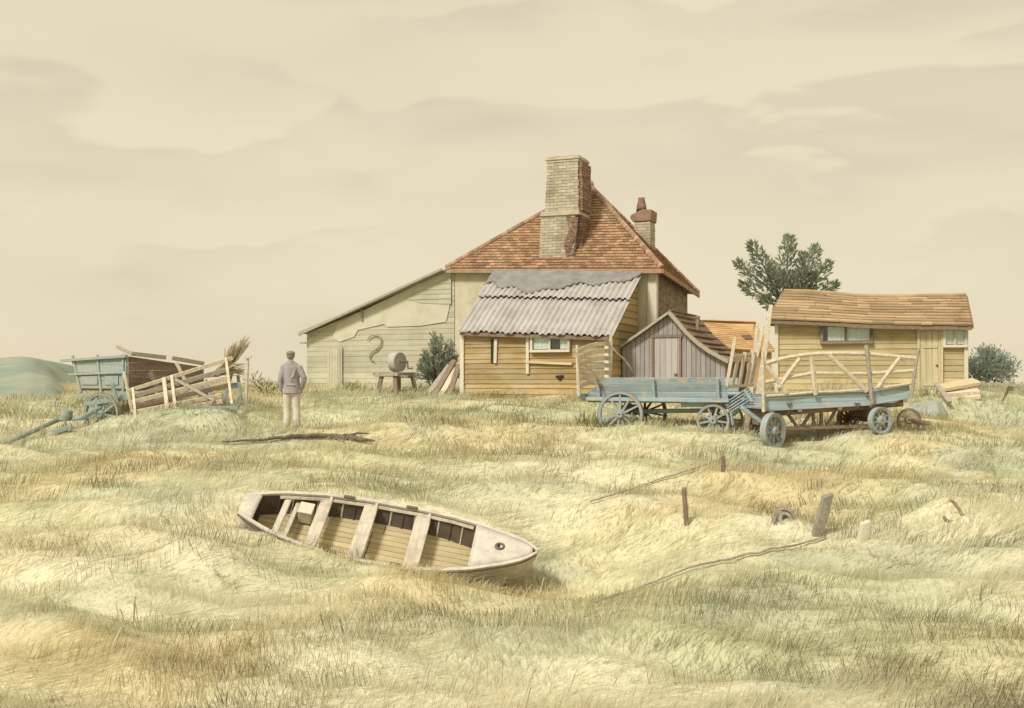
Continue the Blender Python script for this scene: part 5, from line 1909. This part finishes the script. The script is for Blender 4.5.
# dark bramble on the slope behind the man, left of the wing
bush('bramble', 'low dark bramble on the slope between the thin post and the man', 'bramble', gp_(266, 390, 31.5),
     [(P(254, 383, 31.5), (.32, .5, .26)), (P(266, 388, 31.4), (.42, .5, .24)), (P(279, 393, 31.3), (.4, .5, .18))], [(.22, .19, .11), (.27, .25, .15), (.18, .16, .09)], leaf=(.16, .03), dens=900)
# weeds around the wagon wheels and walls
WC = [(.30, .31, .17), (.38, .36, .18), (.24, .26, .15), (.45, .40, .2)]
for i, (x, y, d, w, h, lb) in enumerate(((640, 434, 24.3, .5, .22, 'weed clump at the foot of the big near wheel of the flat wagon'),
                                   (588, 404, 24.8, .35, .3, 'weed clump under the left end of the flat wagon'),
                                   (716, 436, 23.2, .4, .16, 'weed clump round the half sunk front wheel of the flat wagon'),
                                   (215, 413, 25.3, .7, .22, 'grey green weeds along the foot of the leaning gate'),
                                   (350, 390, 32.6, .6, .16, 'low weeds at the foot of the wing wall left of the grindstone'))):
    p = gp_(x, y, d)
    bush('weed', lb, 'weeds', p, [(p + V((random.uniform(-w, w) * .6, random.uniform(-.1, .1), h * .3)), (w * .5, .25, h)) for _ in range(4)], WC, leaf=(.13, .025), dens=1500, group='weed clumps')

# ================================================================== HILLS
crest = [(-200, 366), (-60, 360), (0, 357), (24, 356.5), (34, 358), (46, 366), (58, 376), (70, 384), (86, 392), (100, 402)]
mb = MB()
rows = []
n = 70
for j in range(26):
    t = j / 25
    row = []
    d = 29 + 40 * t
    for i in range(n + 1):
        px = -200 + 300 * i / n
        top = np.interp(px, [c_[0] for c_ in crest], [c_[1] for c_ in crest])
        top2 = np.interp(px, [-200, 0, 30, 50, 70, 100], [376, 372, 371, 376, 392, 406])     # a nearer shoulder
        hz = P(px, top, 47).z; hs = P(px, top2, 38).z; zb_ = P(px, 408, 29).z - .1
        z = np.interp(d, [29, 34, 38, 40.5, 47, 52, 69], [zb_, zb_ * .45 + hs * .55, hs, hs - .06, hz, hz - .3, zb_ - 1])
        x = (px - CX) / F * (29 + 18 * min(1, t / .45) + 22 * max(0, t - .45) * 0)
        row.append((x, d, z + .22 * (float(fbm(x / 1.6, d / 1.6, 77, 3)) - .5)))
    rows.append(row)
mb.grid(rows)
MAT['hill'] = mat('hill_turf', [(.20, .255, .215), (.29, .335, .275)], .5, sat=1, island=0, stain=(.38, .38, .27), stain_scale=.25, stain_amt=.5, fine=6, bump=.5)
tag(mb.build('hill', 'hill', smooth=True, recalc=False), kind='structure')

# ================================================================== GRASS
def grass():
    N = 300000
    d0, d1 = 8.3, 46.0
    # density falls off with distance
    q = rng.random(N); e = -.25
    y = (d0**(e+1) + q*(d1**(e+1) - d0**(e+1)))**(1/(e+1))
    x = (rng.random(N)*2-1)*(y*.66+3.0)
    hat = np.zeros(N, bool)
    # dark tufts: short rows of strokes fanned along a line, as mown-over tussocks lie
    T_ = 1350
    ty = 8.5 + (33-8.5)*rng.random(T_)**1.35; tx = (rng.random(T_)*2-1)*(ty*.52+1)
    keep = fbm(tx/2.6+3, ty/1.3+7, 91, 3) > .53
    tx, ty = tx[keep], ty[keep]
    per = rng.integers(16, 48, len(tx))
    idx = np.repeat(np.arange(len(tx)), per)
    along = (np.concatenate([np.linspace(-.5, .5, p) for p in per]))
    ln = per*rng.uniform(.026, .044, len(tx))*np.clip(.6+ty*.03, .8, 1.4); ang = rng.normal(.1, .4, len(tx))
    hx = tx[idx] + along*ln[idx]*np.cos(ang[idx]) + rng.normal(0, .012, len(idx))
    hy = ty[idx] + along*ln[idx]*np.sin(ang[idx])*1.2 + .18*(along**2)*ln[idx] + rng.normal(0, .02, len(idx))
    x = np.concatenate([x, hx]); y = np.concatenate([y, hy]); hat = np.concatenate([hat, np.ones(len(hx), bool)])
    tid = np.concatenate([np.full(N, -1), idx])
    # tall dry seed heads in loose drifts
    NS = 2600
    sy0 = 8.6 + 24*rng.random(NS)**1.2; sx0 = (rng.random(NS)*2-1)*(sy0*.6+2)
    kp_ = fbm(sx0/1.8+11, sy0/1.1+5, 131, 3) > .56
    sx0, sy0 = sx0[kp_], sy0[kp_]
    seed = np.concatenate([np.zeros(len(x), bool), np.ones(len(sx0), bool)])
    x = np.concatenate([x, sx0]); y = np.concatenate([y, sy0]); hat = np.concatenate([hat, np.zeros(len(sx0), bool)]); tid = np.concatenate([tid, np.full(len(sx0), -1)])
    ok = np.ones(len(x), bool)
    for poly in FOOT:
        ok &= ~in_poly(x, y, poly)
    x, y, hat, tid, seed = x[ok], y[ok], hat[ok], tid[ok], seed[ok]
    n = len(x)
    z = gz(x, y)
    # lie of the grass: swirling with the mounds, mostly to the right
    a = (fbm(x/2.2, y/1.2, 61, 3)-.5)*7.5 + rng.normal(0, .3, n)
    tl = np.where(hat, rng.normal(0, .1, n), 0)
    ta = rng.normal(.0, .6, len(tx)) + np.where(rng.random(len(tx)) < .4, math.pi, 0) if len(tx) else np.zeros(1)
    a = np.where(hat, ta[np.maximum(tid, 0)] + rng.normal(0, .14, n), a)
    L = (.10 + .14*rng.random(n)**1.5) * (.75 + .8*fbm(x/2.2, y/1.2, 71, 3))
    L = np.where(hat, .20+.17*rng.random(n), L)
    cl = fbm(x/.8+.3*y, y/.5, 83, 2)
    L *= np.where(hat, 1.0, .45 + 1.15*np.clip((cl-.3)*2.2, 0, 1))
    L *= np.clip(.8 + y*.012, .8, 1.3)
    lean = np.where(hat, rng.uniform(.55, 1.1, n), rng.uniform(.6, 1.5, n))
    L = np.where(seed, rng.uniform(.26, .46, n), L); lean = np.where(seed, rng.uniform(.35, .9, n), lean)
    W = np.maximum(.0055, .00042*y) * np.where(hat, .8, 1.25) * rng.uniform(.7, 1.3, n)
    dx, dy = np.cos(a), np.sin(a)*.7
    sx, sy = -np.sin(a), np.cos(a)
    # blades face the open side so their width is across the lean, mixed with camera-independent twist
    tw = rng.normal(0, .5, n); sx, sy = sx*np.cos(tw)-sy*np.sin(tw), sx*np.sin(tw)+sy*np.cos(tw)
    z0 = z-.015
    v = np.zeros((n, 5, 3), np.float32)
    v[:, 0] = np.stack([x-sx*W/2, y-sy*W/2, z0], 1); v[:, 1] = np.stack([x+sx*W/2, y+sy*W/2, z0], 1)
    W = np.where(seed, np.maximum(.016, .0007*y), W)
    v[seed, 0] = np.stack([x-sx*.002, y-sy*.002, z0], 1)[seed]; v[seed, 1] = np.stack([x+sx*.002, y+sy*.002, z0], 1)[seed]
    mx, my, mz = x+dx*L*lean*np.where(seed, .62, .32), y+dy*L*lean*np.where(seed, .62, .32), z+L*np.where(seed, .74, np.maximum(.2, .68-.2*lean))
    v[:, 2] = np.stack([mx+sx*W*.42, my+sy*W*.42, mz], 1); v[:, 3] = np.stack([mx-sx*W*.42, my-sy*W*.42, mz], 1)
    v[:, 4] = np.stack([x+dx*L*lean, y+dy*L*lean, z+L*np.maximum(.15, 1.05-.55*lean)], 1)
    col = patch_cols(x, y)
    k = rng.uniform(.88, 1.14, n)[:, None]
    col = col*k
    strw = rng.random(n) < .18
    col[strw] = np.array([.68, .61, .42])*k[strw]
    dk = np.array([.13, .105, .06]); dg = np.array([.15, .15, .085])
    hm = rng.random(len(tx))[np.maximum(tid, 0)]
    hc = np.where((hm < .5)[:, None], dk, dg)*rng.uniform(.7, 1.8, n)[:, None]
    col[hat] = hc[hat]
    col[seed] = (np.array([.58, .49, .33])*rng.uniform(.75, 1.25, n)[:, None])[seed]
    col = np.repeat(col[:, None, :], 5, 1)
    rgba = np.concatenate([col, np.ones((n, 5, 1))], 2).astype(np.float32)
    b = np.arange(n)*5
    lv = np.stack([b, b+1, b+2, b+3, b+3, b+2, b+4], 1).astype(np.int32)
    ls = (np.arange(n)[:, None]*7 + np.array([0, 4])).astype(np.int32)
    me = bpy.data.meshes.new('grass')
    me.vertices.add(n*5); me.loops.add(n*7); me.polygons.add(n*2)
    me.vertices.foreach_set('co', v.ravel())
    me.loops.foreach_set('vertex_index', lv.ravel())
    me.polygons.foreach_set('loop_start', ls.ravel())
    me.update(calc_edges=True)
    ca = me.color_attributes.new('col', 'FLOAT_COLOR', 'POINT')
    ca.data.foreach_set('color', rgba.ravel())
    me.materials.append(MAT['grass'])
    o = bpy.data.objects.new('grass', me); COL.objects.link(o)
    tag(o, 'long pale straw and sage grass with dark dry tufts over the whole meadow', 'grass', kind='stuff')


grass()

# ================================================================== LIGHT, SKY, CAMERA
EXPO = 1.2
sun_el, sun_az = math.radians(44), math.radians(-42)      # az from +Y... the sun stands behind and left of the viewer
sd = bpy.data.lights.new('Sun', 'SUN')
sd.energy = 1.5; sd.angle = math.radians(11); sd.color = (1, .95, .86)
so = bpy.data.objects.new('sun_lamp', sd); COL.objects.link(so)
to_sun = Vector((-.62, -.72, 0)).normalized() * math.cos(sun_el) + UP * math.sin(sun_el)
so.rotation_euler = to_sun.to_track_quat('Z', 'Y').to_euler()
so.location = (-10, -10, 20)
w = bpy.data.worlds.new('World'); scene.world = w; w.use_nodes = True
nt = w.node_tree; N, L = nt.nodes, nt.links
bg = N['Background']
sky = N.new('ShaderNodeTexSky'); sky.sky_type = 'NISHITA'; sky.sun_disc = False
sky.sun_elevation = sun_el; sky.sun_rotation = math.atan2(to_sun.x, to_sun.y)
sky.dust_density = 4; sky.air_density = 1
tc = N.new('ShaderNodeTexCoord')
G = 1 / 2 ** EXPO
# a cloud deck seen in perspective: direction projected on a level sheet overhead
sep = N.new('ShaderNodeSeparateXYZ'); L.new(tc.outputs['Generated'], sep.inputs[0])
def math_(op, a, b=None):
    m = N.new('ShaderNodeMath'); m.operation = op
    for k_, v_ in enumerate((a, b)):
        if v_ is None: continue
        if isinstance(v_, (int, float)): m.inputs[k_].default_value = v_
        else: L.new(v_, m.inputs[k_])
    return m.outputs[0]
zz = math_('ADD', math_('MAXIMUM', sep.outputs[2], 0.0), .17)
cx_, cy_ = math_('DIVIDE', sep.outputs[0], zz), math_('DIVIDE', sep.outputs[1], zz)
def deck_noise(dy, sx, sy, seed, detail, dist, rough_=.5):
    c_ = N.new('ShaderNodeCombineXYZ')
    L.new(math_('MULTIPLY', cx_, sx), c_.inputs[0]); L.new(math_('MULTIPLY', math_('ADD', cy_, dy), sy), c_.inputs[1]); c_.inputs[2].default_value = seed
    n = N.new('ShaderNodeTexNoise'); n.inputs['Scale'].default_value = 1; n.inputs['Detail'].default_value = detail
    n.inputs['Roughness'].default_value = rough_; n.inputs['Distortion'].default_value = dist
    L.new(c_.outputs[0], n.inputs['Vector']); return n.outputs['Fac']
def remap(src, a, b, c, d):
    m = N.new('ShaderNodeMapRange'); m.interpolation_type = 'SMOOTHSTEP'
    for k_, v_ in zip((1, 2, 3, 4), (a, b, c, d)): m.inputs[k_].default_value = v_
    L.new(src, m.inputs[0]); return m.outputs[0]
def dir_noise(sx, sz, seed, detail, dist):
    c_ = N.new('ShaderNodeCombineXYZ')
    L.new(math_('MULTIPLY', sep.outputs[0], sx), c_.inputs[0]); L.new(math_('ADD', math_('MULTIPLY', sep.outputs[1], sx), seed), c_.inputs[1]); L.new(math_('MULTIPLY', sep.outputs[2], sz), c_.inputs[2])
    n = N.new('ShaderNodeTexNoise'); n.inputs['Scale'].default_value = 1; n.inputs['Detail'].default_value = detail
    n.inputs['Roughness'].default_value = .5; n.inputs['Distortion'].default_value = dist
    L.new(c_.outputs[0], n.inputs['Vector']); return n.outputs['Fac']
# layered stratus: each layer has a defined, wavy upper edge and fades out below
def layer(freq, amp, sx, sz, seed, msx, msz, lo, hi):
    t_ = math_('ADD', math_('MULTIPLY', sep.outputs[2], freq), math_('MULTIPLY', dir_noise(sx, sz, seed, 4, .5), amp))
    f_ = math_('FRACT', t_)
    saw = math_('MULTIPLY', math_('POWER', f_, 1.6), remap(f_, .90, 1.0, 1.0, 0.0))
    return math_('MULTIPLY', saw, remap(dir_noise(msx, msz, seed + 4.7, 3, .4), lo, hi, 0, 1))
la = layer(8.0, 2.4, 3.2, 6, 2.1, 2.2, 7, .40, .60)
lb = layer(15.0, 2.2, 4.5, 9, 9.4, 3.4, 12, .48, .62)
wide = remap(dir_noise(1.8, 6, 5.5, 3, .6), .42, .62, 0, 1)
shade = math_('ADD', math_('MULTIPLY', la, .62), math_('ADD', math_('MULTIPLY', lb, .42), math_('MULTIPLY', wide, .22)))
mul = N.new('ShaderNodeMix'); mul.data_type = 'RGBA'; mul.clamp_factor = True
L.new(shade, mul.inputs[0])
mul.inputs[6].default_value = (.855 * G, .745 * G, .535 * G, 1); mul.inputs[7].default_value = (.665 * G, .592 * G, .415 * G, 1)
sk = N.new('ShaderNodeVectorMath'); sk.operation = 'SCALE'; sk.inputs['Scale'].default_value = .08
L.new(sky.outputs[0], sk.inputs[0])
mx = N.new('ShaderNodeMix'); mx.data_type = 'RGBA'; mx.inputs[0].default_value = .95
L.new(sk.outputs[0], mx.inputs[6]); L.new(mul.outputs[2], mx.inputs[7])
L.new(mx.outputs[2], bg.inputs['Color']); bg.inputs['Strength'].default_value = 1.0

cd = bpy.data.cameras.new('Camera'); co = bpy.data.objects.new('Camera', cd); COL.objects.link(co)
co.location = CAM; co.rotation_euler = (math.radians(90), 0, 0)
cd.sensor_fit = 'HORIZONTAL'; cd.sensor_width = 36; cd.lens = 36 * F / 1024
cd.shift_y = 28 / 1024
cd.clip_end = 2000; cd.clip_start = .1
scene.camera = co
scene.view_settings.view_transform = 'Standard'; scene.view_settings.look = 'None'
scene.view_settings.exposure = EXPO; scene.view_settings.gamma = 1
scene.view_settings.use_curve_mapping = False
scene.render.resolution_x = 1024; scene.render.resolution_y = 708
scene.render.engine = 'CYCLES'
scene.cycles.max_bounces = 6; scene.cycles.use_denoising = True
